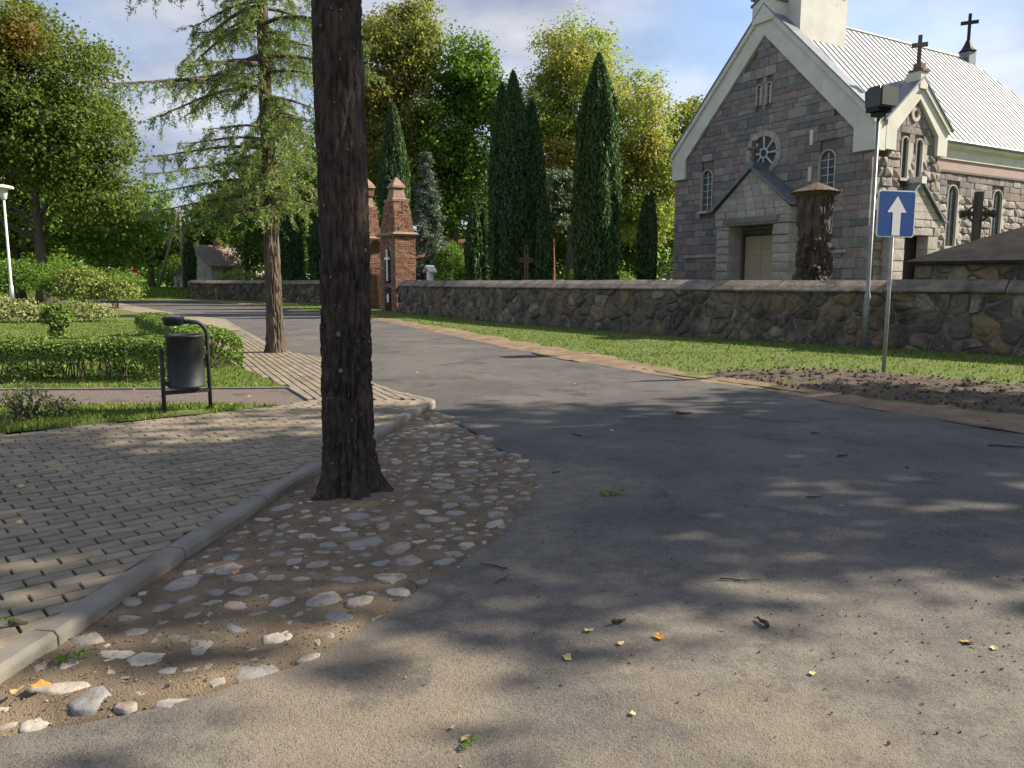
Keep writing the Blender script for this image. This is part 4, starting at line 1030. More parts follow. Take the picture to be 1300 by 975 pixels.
while z < 6.2:
    h = .28; u = -tri_hw(z) ; w0 = tri_hw(z + h)
    k = 0; edges = sorted([-tri_hw(z), tri_hw(z)] + [q for q in (np.arange(-4, 5) * .52 + rngp.uniform(0, .4)) if abs(q) < w0 - .1])
    for a, b in zip(edges, edges[1:]):
        ta, tb = max(a, -w0), min(b, w0)
        if tb - ta < .02: continue
        fprism(MB(), face_p, [(5.6 + a + .008, z), (5.6 + b - .008, z), (5.6 + tb - .008, z + h - .012), (5.6 + ta + .008, z + h - .012)], -.3, rngp.uniform(-.005, .01)).build('gable_block', m_blockpale, portal)
    z += h
fprism(MB(), face_p, [(5.6 - 2.2, 4.6), (5.6 + 2.2, 4.6), (5.6, 6.36)], -.9, -.02).build('gable_core', m_mortar, portal)
pr = MB()
for s in (-1, 1):
    pl = [(5.6, 6.40), (5.6 + s*2.25, 4.68), (5.6 + s*2.55, 4.62), (5.6 + s*2.55, 4.74), (5.6 + s*2.27, 4.82), (5.6, 6.56)]
    fprism(pr, face_p, pl, -.87, .16 + .0005*s)
pr = pr.build('portal_roof', m_flash, portal); MB().box(PC - .22, PC + .22, -1.06, .0, 6.4, 6.68).build('peak_block', m_flash, pr)
c = cross_mb(.95, .62, .13, .62).build('portal_cross', m_crossst, portal); c.location = (PC - .0, -.8, 6.66)
# side bay with cross gable
bay = MB(); fprism(bay, face_b, [(0.12, -.1), (4.5, -.1), (4.5, 7.2), (2.65, 9.1), (.8, 7.4), (.12, 7.4)], -2.4, -.1); bay = bay.build('side_bay', m_mortar, church)
OPEN_B = [(2.05, .30, 5.5, 7.25), (3.0, .30, 5.5, 7.25)]
def gaps_b(z0, z1):
    g = [(c - hw, c + hw) for c, hw, a, b in OPEN_B if z1 > a and z0 < b]
    if z0 < 3.3: g.append((1.6, 3.3))
    return g
def keep_b(a, b, z, t): return t < 6.6 or (a > .9 and b < 4.4 and t < 8.95 - abs((a+b)/2 - 2.65) * .95)
bl = lay_rows(0.0, 4.6, 0, 8.7, (.26, .40), (.26, .55), gaps_b, keep_b, rngc)
smooth_b = [b for b in bl if b[2] > 6.5 or b[1] < .75 or (3.4 < b[0] and b[1] < 4.1)]
blocks(face_b, smooth_b, m_block, bay, rngc, 60, -.02, .06); blocks(face_b, [b for b in bl if b not in smooth_b], m_rock, bay, rngc, 90, 0.02, .38, 'rock_block', dbase=-.13)
bp = [(2.65, 9.45), (4.72, 7.72), (4.72, 6.62), (4.05, 6.62), (4.05, 7.4), (2.65, 8.72)]
bc = MB(); fprism(bc, face_b, bp, -.3, .14); fprism(bc, face_b, [(5.3 - u, v) for u, v in reversed(bp)], -.3, .1395); fbox(bc, face_b, -.105, .575, -.5, .13, 6.552, 7.78); bc = bc.build('bay_coping', m_plaster, bay)
bt = MB()
fprism(bt, face_b, [(2.65, 9.5), (4.78, 7.74), (4.78, 7.50), (2.65, 9.24)], .1, .22); fprism(bt, face_b, [(2.65, 9.5), (.52, 7.74), (.52, 7.50), (2.65, 9.24)], .1, .2195); bt.build('coping_moulding', m_plaster, bc)
br = MB()
fprism(br, face_b, [(2.65, 9.62), (4.95, 7.72), (4.95, 7.63), (2.65, 9.52)], -4.2, .26); fprism(br, face_b, [(2.65, 9.62), (.35, 7.72), (.35, 7.63), (2.65, 9.52)], -4.2, .2595); br = br.build('bay_roof', m_flash, bay)
for k in range(4): 
    s_ = MB(); fprism(s_, face_b, [(2.65, 9.66), (.35, 7.76), (.35, 7.70), (2.65, 9.60)], -.6 - k*.7, -.56 - k*.7); s_.build('seam', m_seam, br)
fprism(MB(), face_b, [(2.4, 9.1), (2.9, 9.1), (2.9, 9.75), (2.4, 9.75)], -.4, .25).build('apex_block', m_plaster, bc)
cp_ = MB().box(CHW - .3, CHW + .3, 2.4, 2.9, 9.752, 9.86); cp_.box(CHW - .17, CHW + .17, 2.5, 2.8, 9.86, 10.1); cp_.build('cross_pedestal', m_crossst, bay)
c = cross_mb(1.15, .58, .15, .78).build('gable_cross', m_crossst, bay); c.location = (CHW - .05, 2.65, 10.05); c.rotation_euler = (0, 0, .6)
for c_, hw, a, b in OPEN_B: window(face_b, c_, .2, a + .1, b - .05, -.09, rows=5, wide_reveal=1, parent=bay, mat_m=m_muntind)
oc = MB(); oc.loft([[face_b(2.6 + r*math.cos(2*PI*k/20), d, 8.15 + r*math.sin(2*PI*k/20)) for k in range(20)] for r, d in ((.3, -.1), (.3, .04), (.15, .04), (.15, -.06))], False, True); oc.build('oculus', m_blockpale, bay)
# side porch
sp_c = 2.45; po = MB(); fbox(po, face_b, 1.6, 3.3, -.1, -.03, 0, 3.3); po = po.build('side_porch', m_iron, church)
def face_q(u, d, z): return (CHW + .5 + d, u, z)
qb = lay_rows(.95, 1.66, 0, 3.3, (.4, .5), (.7, .8), lambda a, b: [], lambda *a: True, rngp) + lay_rows(3.24, 3.95, 0, 3.3, (.4, .5), (.7, .8), lambda a, b: [], lambda *a: True, rngp) + lay_rows(.85, 4.05, 3.32, 3.95, (.3, .33), (.5, .8), lambda a, b: [], lambda *a: True, rngp)
blocks(face_q, qb, m_blockpale, po, rngp, 60, 0, .03, 'pier_block', dbase=-.48)
z = 3.97
while z < 5.2:
    hw = 1.55 * (5.4 - z) / 1.43; w1 = 1.55 * max(.05, 5.4 - z - .3) / 1.43
    for s0, s1 in ((-1, -.33), (-.33, .33), (.33, 1)): fprism(MB(), face_q, [(sp_c + hw*s0 + .006, z), (sp_c + hw*s1 - .006, z), (sp_c + w1*s1 - .006, z + .285), (sp_c + w1*s0 + .006, z + .285)], -.45, .0).build('gable_block', m_blockpale, po)
    z += .3
q = MB()
for s in (-1, 1): fprism(q, face_q, [(sp_c, 5.42), (sp_c + s*1.7, 3.9), (sp_c + s*1.95, 3.86), (sp_c + s*1.95, 3.94), (sp_c + s*1.72, 4.0), (sp_c, 5.54)], -.52, .12 + .0005*s)
q = q.build('porch_roof', m_flash, po); fbox(MB(), face_q, sp_c - .16, sp_c + .16, -.5, .16, 5.35, 5.62).build('peak_block', m_plaster, q)
# nave side
SW = [6.3, 9.9, 13.5, 17.1]
def gaps_n(z0, z1): return [(c - .48, c + .48) for c in SW if z1 > 2.9 and z0 < 5.65]
MB().box(.4, XS - .1, 15.6, 19.6, -.1, 7.3).build('apse_core', m_mortar, church)
nl = lay_rows(4.6, 19.5, 0, 6.12, (.26, .40), (.28, .6), gaps_n, lambda *a: True, rngc)
top = [b for b in nl if b[3] > 5.5]; rock = [b for b in nl if b[3] <= 5.5]
blocks(face_s, [b for b in top], m_block, nave, rngc, 40, 0, .06); blocks(face_s, sorted(rock, key=lambda b: b[0]), m_rock, nave, rngc, 150, 0.02, .38, 'rock_block', dbase=-.13)
for c_ in SW: window(face_s, c_, .38, 3.0, 5.6, -.09, rows=7, wide_reveal=1, parent=church, mat_m=m_muntind)
fbox(MB(), face_s, 4.6, 19.6, -.2, .06, 6.13, 6.22).build('string_course', m_mortar, nave)
fbox(MB(), face_s, 4.6, 19.6, -.2, .04, 6.221, 6.66).build('pink_band', m_pink, nave)
co = MB(); fprism(co, lambda u, d, z: (XS + u, d, z), [(-.2, 6.662), (.10, 6.662), (.12, 7.05), (.30, 7.15), (.34, 7.36), (-.2, 7.36)], 4.72, 19.75); co.build('cornice', m_plaster, nave)
# cross at the far end of the ridge
ped = MB().box(CHW/2 - .28, CHW/2 + .28, HY0 - .4, HY0 + .25, 12.6, 13.7).build('ridge_pedestal', m_flash, church)
MB().lathe([(.45, 13.75), (.3, 13.9), (.16, 14.2), (.1, 14.35)], 10, (CHW/2, HY0 - .1, 0)).build('cross_base', m_iron, ped)
c = cross_mb(1.5, .85, .16, 1.05).build('ridge_cross', m_iron, church); c.location = (CHW/2, HY0 - .1, 14.2); c.rotation_euler = (0, 0, .55)
# ------------------------------------------------------------------ trees
def trunk_mb(h, r0, r1, rng, lean=(0, 0), seg=10, flare=1.5, wob=0.05):
    pts, rad = [], []; n = 9
    for k in range(n + 1):
        t = k / n
        pts.append((lean[0]*t + wob*h*0.1*math.sin(t*5 + rng.random()*0.3), lean[1]*t + wob*h*0.1*math.cos(t*4), -0.15 + t*h))
        rad.append((r0*(1-t) + r1*t) * (1 + (flare-1) * max(0, 1 - t*n/1.2)))
    return MB().tube(pts, rad, seg), pts
def deciduous(name, loc, label, cat, H, trunk_r, lobes, nclump, per, leaf, mat, seed, group=None, bark=None, crad=0.75, clear=0.35, gapiness=0.0, limbs=26):
    """lobes: (x, y, z, rx, ry, rz) in metres from the foot"""
    rng = random.Random(seed); r = np.random.default_rng(seed)
    root = empty(name, loc, 0, label, cat, group)
    top = max(l[2] for l in lobes); tm, pts = trunk_mb(min(H * 0.8, top), trunk_r, trunk_r * 0.22, rng)
    tm.build('trunk', bark or m_barkg, root, True)
    vol = np.array([l[3]*l[4]*l[5] for l in lobes]) ** 0.75; vol /= vol.sum()
    cl = []
    while len(cl) < nclump:
        l = lobes[r.choice(len(lobes), p=vol)]
        d = unit(r.normal(size=3)); rad = r.random() ** 0.38
        p = np.array(l[:3]) + d * np.array(l[3:6]) * rad * (0.90 + 0.20 * N3(d[0]*2.2 + seed, d[1]*2.2, d[2]*2.2))
        if gapiness and N3(p[0]*0.45 + seed*3.1, p[1]*0.45, p[2]*0.45) < -0.32 + gapiness * 0.3: continue
        cl.append(np.concatenate([p, d]))
    cl = np.array(cl)
    lm = MB()
    for k in range(min(limbs, len(cl))):
        p = cl[rng.randrange(len(cl))][:3]; base_z = max(H * clear * 0.7, p[2] - rng.uniform(0.25, 0.55) * (abs(p[0]) + abs(p[1])) - 0.8)
        bz = min(base_z, pts[-1][2] - .1); t = bz / pts[-1][2]; q = Vector(pts[0]).lerp(Vector(pts[-1]), t); q.z = bz
        e = Vector(p); m_ = q.lerp(e, 0.5) + Vector((rng.uniform(-.4, .4), rng.uniform(-.4, .4), rng.uniform(0, .5)))
        rr = trunk_r * rng.uniform(.18, .38) * (1 - 0.5*t); lm.tube([q, q.lerp(m_, .5), m_, e], [rr, rr*.75, rr*.5, rr*.15], 5, False)
    lm.build('limb', bark or m_barkg, root, True)
    n = nclump * per
    C = np.repeat(cl, per, 0)
    crs = np.repeat(r.uniform(.55, 1.25, nclump), per)[:, None] * crad
    P = C[:, :3] + r.normal(size=(n, 3)) * crs * np.array([.55, .55, .36])
    Nn = unit(r.normal(size=(n, 3))) * 0.9 + C[:, 3:] * 0.55 + np.array([0, 0, 0.55])
    me = np_mesh('crown', leaf_quads(P, Nn, leaf * r.uniform(.45, 1.45, n), 0.75, r), 4)
    raw_obj('crown', me, mat, root); return root
def thuja(loc, label, H, R, n, seed, size=0.18, tip=0.0, group='columnar thujas behind the churchyard wall', mat=None):
    R *= .88; r = np.random.default_rng(seed); root = empty('thuja_tree', loc, 0, label, 'thuja', group)
    MB().tube([(0, 0, -.1), (0, 0, H * 0.6)], [R * .16, R * .05], 8).build('trunk', m_barkg, root)
    def prof(t): return R * np.minimum(1, (np.clip(t, 0, 1) / 0.25 * .22 + .80)) * np.clip(1 - np.clip((t - .48) / .52, 0, 1) ** 2.3, 0, 1) ** 0.85 + 0.02
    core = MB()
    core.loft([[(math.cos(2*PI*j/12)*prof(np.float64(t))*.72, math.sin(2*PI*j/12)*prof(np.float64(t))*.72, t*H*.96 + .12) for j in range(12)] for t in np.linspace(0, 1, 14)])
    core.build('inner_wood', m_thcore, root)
    n = int(n * 2.2); t = r.random(n) ** 0.9; a = r.uniform(0, 2*PI, n)
    lump = np.array([1 + 0.30 * N3(math.cos(x)*2.0 + seed, math.sin(x)*2.0, z*H*0.55) + 0.13 * N3(math.cos(x)*5 + seed, math.sin(x)*5, z*H*1.6) for x, z in zip(a, t)])
    rad = prof(t) * lump * r.uniform(.80, 1.06, n)
    P = np.stack([np.cos(a)*rad, np.sin(a)*rad, t*H + .1 + r.normal(0, .05, n)], 1)
    out = np.stack([np.cos(a), np.sin(a), np.full(n, .25)], 1)
    tang = np.stack([-np.sin(a), np.cos(a), 0*a], 1)
    Nn = out * .6 + tang * r.normal(0, .8, n)[:, None] + r.normal(size=(n, 3)) * .3
    up = np.stack([np.cos(a)*.45, np.sin(a)*.45, np.ones(n)], 1) + r.normal(size=(n, 3)) * .3
    me = np_mesh('crown', leaf_quads(P, Nn, size * r.uniform(.6, 1.5, n), 0.34, r, up), 4)
    raw_obj('crown', me, mat or m_lf_thuja, root); return root
def conifer(loc, name, label, cat, H, R, mat, seed, z0=0.5, tiers=26, bark=None, nd=0.16):
    r = np.random.default_rng(seed); root = empty(name, loc, 0, label, cat)
    MB().tube([(0, 0, -.1), (0, 0, H)], [H*.018, .02], 8).build('trunk', bark or m_barkg, root)
    P, Nn, U = [], [], []; lm = MB()
    for k in range(tiers):
        t = k / tiers; z = z0 + (H - z0) * t; L = R * (1 - t) ** 0.85 + .15
        for b in range(int(9 - 3*t)):
            a = r.uniform(0, 2*PI); l = L * r.uniform(.75, 1.1); dz = -0.22 * l
            d = np.array([math.cos(a), math.sin(a), 0]); e = d*l + np.array([0, 0, z + dz + .12*l])
            lm.tube([(0, 0, z), tuple(d*l*.55 + np.array([0, 0, z + dz*.8])), tuple(e)], [.03, .02, .008], 4, False)
            m_ = int(26 * l / R * 2) + 8
            s = r.uniform(.2, 1, m_); q = d*l*s[:, None]; q[:, 2] = z + dz*np.sin(s*1.6)*.9
            side = np.array([-d[1], d[0], 0]); q = q + side*(r.normal(0, .16, m_)*l*s)[:, None] + r.normal(0, .05, (m_, 3))
            P.append(q); Nn.append(np.tile([0, 0, 1.], (m_, 1)) + r.normal(0, .5, (m_, 3))); U.append(np.tile(d, (m_, 1)) + r.normal(0, .5, (m_, 3)))
    lm.build('limb', bark or m_barkg, root)
    P, Nn, U = np.concatenate(P), np.concatenate(Nn), np.concatenate(U)
    P = np.repeat(P, 3, 0) + r.normal(0, .07, (len(P)*3, 3)); Nn = np.repeat(Nn, 3, 0); U = np.repeat(U, 3, 0) + r.normal(0, .4, (len(P), 3))
    me = np_mesh('crown', leaf_quads(P, Nn, nd * r.uniform(.7, 1.6, len(P)), 0.35, r, U), 4); raw_obj('crown', me, mat, root); return root
def larch(loc, label, H, r0, z0, nl, seed, bark, reach, needles=True, trunk_obj=None, nz=1.0, dense=1.0, short=False):
    """weeping larch: long limbs with hanging twigs and tufts of needles"""
    rng = random.Random(seed); r = np.random.default_rng(seed); root = empty('larch_tree', loc, 0, label, 'tree', 'larches along the pavement')
    if trunk_obj: trunk_obj(root)
    else:
        seg, rows, V = 56, 260, []
        for i in range(rows + 1):
            z = -.1 + H * (i / rows) ** 1.6; base = r0 * (1 - .85 * z / H) + .06 * math.exp(-max(0, z) / .18)
            for j in range(seg):
                a = 2*PI*j/seg; nx, ny = math.cos(a), math.sin(a); dd = mnoise.voronoi(Vector((nx*3.2, ny*3.2, z*2.4)))[0]
                rr = base * (1 + .12 * math.sin(a*4 + 1) * math.exp(-max(0, z) / .2)) - .022 * (1 - ss(0, .35, dd[1] - dd[0])) + .01 * N3(nx*6, ny*6, z*6)
                V.append((nx*rr, ny*rr, z))
        me = bpy.data.meshes.new('trunk'); me.from_pydata(V, [], [(i*seg + j, i*seg + (j+1) % seg, (i+1)*seg + (j+1) % seg, (i+1)*seg + j) for i in range(rows) for j in range(seg)])
        raw_obj('trunk', me, bark, root)
    lm = MB(); P, U = [], []
    for k in range(nl):
        t = k / nl; z = z0 + (H - z0) * t ** 1.05; a = rng.random() * 2*PI
        L = reach(a, z) * rng.uniform(.7, 1.1)
        if short and k % 5 > 1: L *= rng.uniform(.38, .62)
        d = Vector((math.cos(a), math.sin(a), 0)); pts = []; bend = rng.uniform(-.12, .12)
        for s in np.linspace(0, 1, 7):
            sd = Vector((-d.y, d.x, 0)) * bend * L * s * s
            pts.append(d * L * s + sd + Vector((0, 0, z + 0.10*L*s - 0.42*L*s*s + 0.16*L*s**4)))
        rr = .022 + .008*L; lm.tube(pts, [rr*(1 - .85*s) for s in np.linspace(0, 1, 7)], 5, False)
        nt = int((6 + 13*L) * dense)
        for _ in range(nt):
            s = rng.uniform(.12, 1) ; i = min(5, int(s*6)); p = pts[i].lerp(pts[i+1], s*6 - i)
            tl = rng.uniform(.18, .75) * (1.15 - .45*s); sd = Vector((rng.gauss(0, .55), rng.gauss(0, .55), 0)) + d*.35
            e = p + sd * tl * .8 + Vector((0, 0, -tl * rng.uniform(.35, 1.0)))
            lm.tube([p, p.lerp(e, .5) + Vector((0, 0, .05)), e], [.006, .004, .002], 3, False)
            m_ = int(tl * 62 * nz) + 4; q = r.random(m_)[:, None]
            base = np.array(p)*(1-q) + np.array(e)*q
            P.append(base + r.normal(0, .022, (m_, 3))); dirn = np.array((e - p).normalized())
            U.append(np.tile(dirn*.5, (m_, 1)) + r.normal(0, .75, (m_, 3)))
    lm.build('limb', bark, root)
    P, U = np.concatenate(P), np.concatenate(U)
    me = np_mesh('crown', leaf_quads(P, r.normal(size=(len(P), 3)), .10 * r.uniform(.6, 1.3, len(P)), 0.17, r, U), 4)
    raw_obj('crown', me, m_lf_larch, root); return root

# near larch: detailed furrowed trunk in the cobbled bed
def near_trunk(root):
    H, seg, rows = 7.5, 120, 420; V = []
    for i in range(rows + 1):
        t = (i / rows) ** 1.25; z = -0.12 + t * H
        base = 0.162 - 0.0028 * z + 0.075 * math.exp(-max(0, z) / 0.105) + 0.026 * math.exp(-max(0, z) / 0.5)
        for j in range(seg):
            a = 2*PI*j/seg
            rootw = 1 + (0.20 * math.sin(a*5 + .8) + .14 * math.sin(a*3 + 2.1)) * math.exp(-max(0, z) / 0.13)
            nx, ny = math.cos(a), math.sin(a)
            wv = .16 * N3(nx*2, ny*2, z*4); dd = mnoise.voronoi(Vector((nx*3.6 + wv, ny*3.6 - wv, z*2.6)))[0]
            dd2 = mnoise.voronoi(Vector((nx*8 + wv, ny*8, z*8.5)))[0]
            d = -0.032 * (1 - ss(0, .24, dd[1] - dd[0])) - 0.011 * (1 - ss(0, .3, dd2[1] - dd2[0])) + .005 * N3(nx*14, ny*14, z*16)
            rr = base * rootw + d * (1.0 if z < 1.6 else .55) + 0.012 * N3(nx*1.2, ny*1.2, z*.9) + .008
            V.append((nx*rr, ny*rr, z))
    F = [(i*seg + j, i*seg + (j+1) % seg, (i+1)*seg + (j+1) % seg, (i+1)*seg + j) for i in range(rows) for j in range(seg)]
    me = bpy.data.meshes.new('trunk'); me.from_pydata(V, [], F); me.polygons.foreach_set('use_smooth', [True]*len(F))
    raw_obj('trunk', me, m_bark, root)
    MB().tube([(0, 0, 7.2), (.03, 0, 11), (.05, .03, 16)], [.15, .09, .02], 12).build('upper_trunk', m_bark, root, True)
    r = np.random.default_rng(8); n = 120                       # lichen spots: small flakes on the bark
    mb = MB()
    for _ in range(n):
        a = r.uniform(0, 2*PI); z = .25 + 4.2 * r.random() ** 1.2; rr = 0.167 - 0.0028*z + .030*math.exp(-z/.5) + .003
        s = r.uniform(.003, .009) * (2.2 if r.random() < .10 else 1); c = Vector((math.cos(a)*rr, math.sin(a)*rr, z)); t = Vector((-math.sin(a), math.cos(a), 0)); u = Vector((0, 0, 1)); o = Vector((math.cos(a), math.sin(a), 0))
        ring = [c + (t*math.cos(q)*s + u*math.sin(q)*s*1.2) * r.uniform(.7, 1.2) for q in np.linspace(0, 2*PI, 8)[:-1]]
        mb.loft([[p - o*.01 for p in ring], ring], False, True)
    mb.build('lichen', m_lichen, root, kind='stuff')
larch((TR[0], TR[1], bedz(*TR) - .04), 'thick dark larch trunk standing in the cobbled bed', 16, .17, 7.4, 34, 31, m_bark, lambda a, z: 2.6 * max(.15, 1 - (z - 7)/10), trunk_obj=near_trunk, nz=.7)
# second larch on the path, sunlit
def reach2(a, z):
    L = 3.7 if math.cos(a - PI) > .45 else 2.4
    return L * min(1.0, .62 + (z - 3.0) * .16) * max(.2, 1 - max(0, z - 6.5) / 9)
larch((-4.74, 15.45, PZ), 'sunlit larch with drooping feathery branches beside the paved path', 15, .172, 2.8, 200, 12, m_bark2, reach2, nz=1.0, dense=.92, short=True)

# big maple at the left
deciduous('maple_tree', (-27.2, 45, 0.05), 'huge spreading maple with bare grey trunk above the shrubs', 'tree', 17, .33,
          [(-.5, 0, 12.2, 6.2, 5.5, 4.6), (2.4, -.5, 9.3, 3.9, 4.0, 3.0), (-4.2, 0, 9.6, 3.6, 4, 3.4), (3.2, 0, 6.6, 2.6, 3, 2.0), (-1, -1, 14.5, 4.0, 4, 2.4), (-4.5, 0, 6.2, 2.4, 3, 1.6)], 1000, 105, .185, m_lf_maple, 3, crad=.95, clear=.3, gapiness=.2, limbs=34)
deciduous('maple_tree', (-33, 52, 0.05), 'darker tree behind the huge maple, partly hidden by it', 'tree', 14, .35,
          [(0, 0, 9, 5, 5, 4), (3.5, 0, 6, 4, 4, 3.2), (6.5, 0, 4.6, 3.2, 3, 2.6), (-3, 0, 5, 4, 4, 3)], 520, 55, .27, m_lf_green, 4, crad=1.0, gapiness=.2)
TREE = [ # name, loc, label, H, r, lobes, clumps, per, leaf, mat, seed
 ('broadleaf_tree', (-37, 80, .8), 'round green tree behind the no entry sign', 12, .3, [(0,0,6.2,4.6,4,4.4),(-4,0,4.5,3.5,3,3.4)], 300, 50, .32, m_lf_green, 5),
 ('broadleaf_tree', (-31.5, 84, .8), 'green tree behind the slanted utility pole', 11, .3, [(0,0,5.8,3.8,4,4.2)], 220, 50, .32, m_lf_bright, 6),
 ('broadleaf_tree', (-26.5, 78, .8), 'dark leafy tree above the tin roofed house', 15, .3, [(0,0,9.2,3.9,4,4.6),(2.5,0,5.5,4.2,4,4.2)], 340, 50, .30, m_lf_dark, 7),
 ('broadleaf_tree', (-20.5, 70, .7), 'dark green tree behind the distant wall and sunlit larch', 13, .3, [(0,0,7.5,4.2,4,5.6)], 300, 50, .30, m_lf_dark, 8),
 ('broadleaf_tree', (-14.5, 66, .5), 'leafy tree between the sunlit larch and thick near trunk', 15, .3, [(0,0,8.5,4,4,6)], 300, 50, .30, m_lf_green, 9),
 ('oak_tree', (-8.2, 56, .06), 'tall olive tree with browning crown behind the brick gate', 21, .4, [(0,0,15.5,3.6,4,5.2),(.8,0,10,4.2,4,4.5),(-2.5,0,12,3.2,3,4.5),(1.8,0,18,2.2,3,3)], 860, 100, .185, m_lf_olive, 10),
 ('maple_tree', (-4.1, 55, .06), 'tall bright green maple with ragged branches right of the olive tree', 18, .34, [(1.0,0,15.2,2.4,2.6,3.0),(2.6,0,13.2,2.2,2.4,2.1),(-.6,0,11.5,2.2,3,3.2),(1.1,0,9.6,1.5,2,1.7),(-1,0,7,2.5,2.8,3.4)], 440, 90, .23, m_lf_bright, 11),
 ('linden_tree', (4.3, 58, .06), 'broad yellowing linden behind the twin thujas', 20, .42, [(.2,0,16.2,4.0,4.5,3.6),(-1.8,0,12,3.6,4,3.8),(4.0,0,12.8,3.8,4,4.2),(1.8,0,9.0,4.6,4,3.6),(6.4,0,9.8,2.8,3,3.4),(5.2,0,6.6,3.2,3,3)], 1150, 105, .18, m_lf_yellow, 12),
 ('broadleaf_tree', (-2.2, 68, .5), 'dim leafy tree showing between maple and tall thujas', 15, .3, [(0,0,8,3.6,4,6.4),(2,0,5,3.4,3,4)], 330, 50, .28, m_lf_dark, 13),
 ('broadleaf_tree', (8.4, 66, .5), 'dark tree low behind the linden, right of the tall thuja', 13, .3, [(0,0,6.6,4.4,4,5.2),(3.6,0,4.6,3.6,3,4.2)], 340, 50, .28, m_lf_dark, 14),
 ('broadleaf_tree', (13.6, 64, .5), 'olive tree hugging the left corner of the church', 17, .3, [(0,0,9.2,3.4,4,6.4),(1.6,0,13,2.4,3,3)], 330, 50, .28, m_lf_olive, 15),
 ('broadleaf_tree', (3.8, 70, .5), 'dark tree hidden behind the linden trunk', 14, .3, [(0,0,6.5,4.5,4,6)], 260, 50, .30, m_lf_dark, 16),
 ('broadleaf_tree', (-13.5, 74, .6), 'far tree behind the olive tree', 16, .3, [(0,0,9.5,5,4,6.5)], 300, 46, .32, m_lf_green, 17),
 ('broadleaf_tree', (-44, 70, .6), 'leafy tree at the far left behind the street lamp', 10, .3, [(0,0,5,5,4,4.6)], 240, 46, .30, m_lf_green, 18),
]
for nm, loc, lab, H, r_, lobes, nc, per, leaf, mt, sd in TREE:
    deciduous(nm, loc, lab, 'tree', H, r_, lobes, nc, per, leaf, mt, sd, 'trees behind the road and churchyard', crad=.9, gapiness=.25 if nm != 'broadleaf_tree' else .1)
# a row of street trees outside the frame to the right; their shade falls over the road
for i, (x, y, s, sd) in enumerate(((12.4, 8.0, 1.0, 44), (18.6, 10.3, 1.0, 43), (25.5, 8.8, 1.1, 47), (26.5, 19.4, 1.0, 49))):
    deciduous('street_tree', (x, y, 0), ('roadside tree just past the right edge of view, nearest the road', 'middle one of the roadside trees past the right edge of view', 'roadside tree past the right edge of view, farthest from the road', 'tree past the right edge of view, shading the pyramid roofed vault')[i], 'tree', 14*s, .3,
              [(0, 0, 10.5*s, 3.4, 3.3, 3.8*s), (1.2, .4, 7.6*s, 2.8, 2.9, 2.4*s), (-1.6, -.3, 8.6*s, 2.4, 2.6, 2.4*s)], 185, 44, .25, m_lf_street, sd, 'roadside trees out of view', crad=.70, gapiness=.95)
# far-off wood closing the view
def far_wood():
    r = np.random.default_rng(99); n = 44000
    x = r.uniform(-110, 190, n); y = 96 + r.normal(0, 3, n) + 6*np.sin(x*.07); top = np.array([6.5 + 2.6*N3(q*.09, 1, 2) + 1.6*N3(q*.31, 5, 2) for q in x])
    z = .7 + top * r.random(n) ** .8; P = np.stack([x, y - 2.5*np.sqrt(np.clip(1 - (z/9)**2, 0, 1)), z], 1)
    me = np_mesh('far_wood', leaf_quads(P, r.normal(size=(n, 3)) + np.array([0, -.5, .5]), .75*r.uniform(.6, 1.3, n), .8, r), 4)
    tag(raw_obj('far_wood', me, m_lf_green), 'distant wood closing the view beyond houses and churchyard', None, None, 'stuff')
far_wood()
# thujas
for loc, lab, H, R, n, sd in (
  ((.05, 34, .06), 'tallest spire of the thuja trio, in the middle', 10.0, .78, 9000, 51), ((-.42, 34.3, .06), 'left spire of the tall thuja trio', 9.6, .62, 7000, 52), ((.85, 34.2, .06), 'right shoulder spire of the tall thuja trio', 8.9, .62, 7000, 53),
  ((1.36, 33, .06), 'short thuja tucked against the right side of the thuja trio', 4.8, .34, 2600, 54), ((3.45, 32, .06), 'tall broad solitary thuja between thuja trio and church', 10.15, .98, 12000, 55),
  ((-1.95, 40, .06), 'small thuja left of the trio, front twin by the peach house', 5.3, .42, 2800, 56), ((-1.45, 40.3, .06), 'small thuja left of the trio, right twin by the peach house', 4.9, .38, 2600, 57),
  ((6.15, 36, .06), 'short thuja just left of the church corner', 5.1, .42, 3400, 58), ((6.42, 36.3, .06), 'slimmer thuja touching the church corner thuja', 5.3, .30, 2400, 59),
  ((-7.0, 47, .06), 'tall thuja rising behind the brick gate', 11.6, .95, 9000, 60), ((-15.4, 54, .06), 'broad thuja behind the distant wall beside the sunlit larch', 6.6, .95, 5200, 61), ((-12.9, 52.5, .06), 'thuja half hidden behind the thick near trunk', 6.2, .8, 4200, 62)):
    thuja(loc, lab, H, R, n, sd)
conifer((-4.9, 45.5, .06), 'blue_spruce', 'blue grey spruce standing right of the brick gate', 'spruce', 8.8, 1.75, m_lf_spruce, 71, tiers=30)
conifer((-9.8, 50, .06), 'spruce_tree', 'green spruce half hidden left of the brick gate', 'spruce', 8.2, 1.9, m_lf_green, 72, tiers=24)
deciduous('pine_tree', (2.2, 42, .06), 'slim pine with bare reddish trunk between the tall thujas', 'pine', 7.8, .13, [(.3, 0, 6.3, 1.05, 1.0, 1.2), (.2, 0, 4.9, 1.25, 1.1, 1.0), (.6, .2, 5.6, 1.1, 1.0, .8)], 120, 60, .16, m_lf_pine, 73, bark=m_barkp, crad=.36, limbs=18)

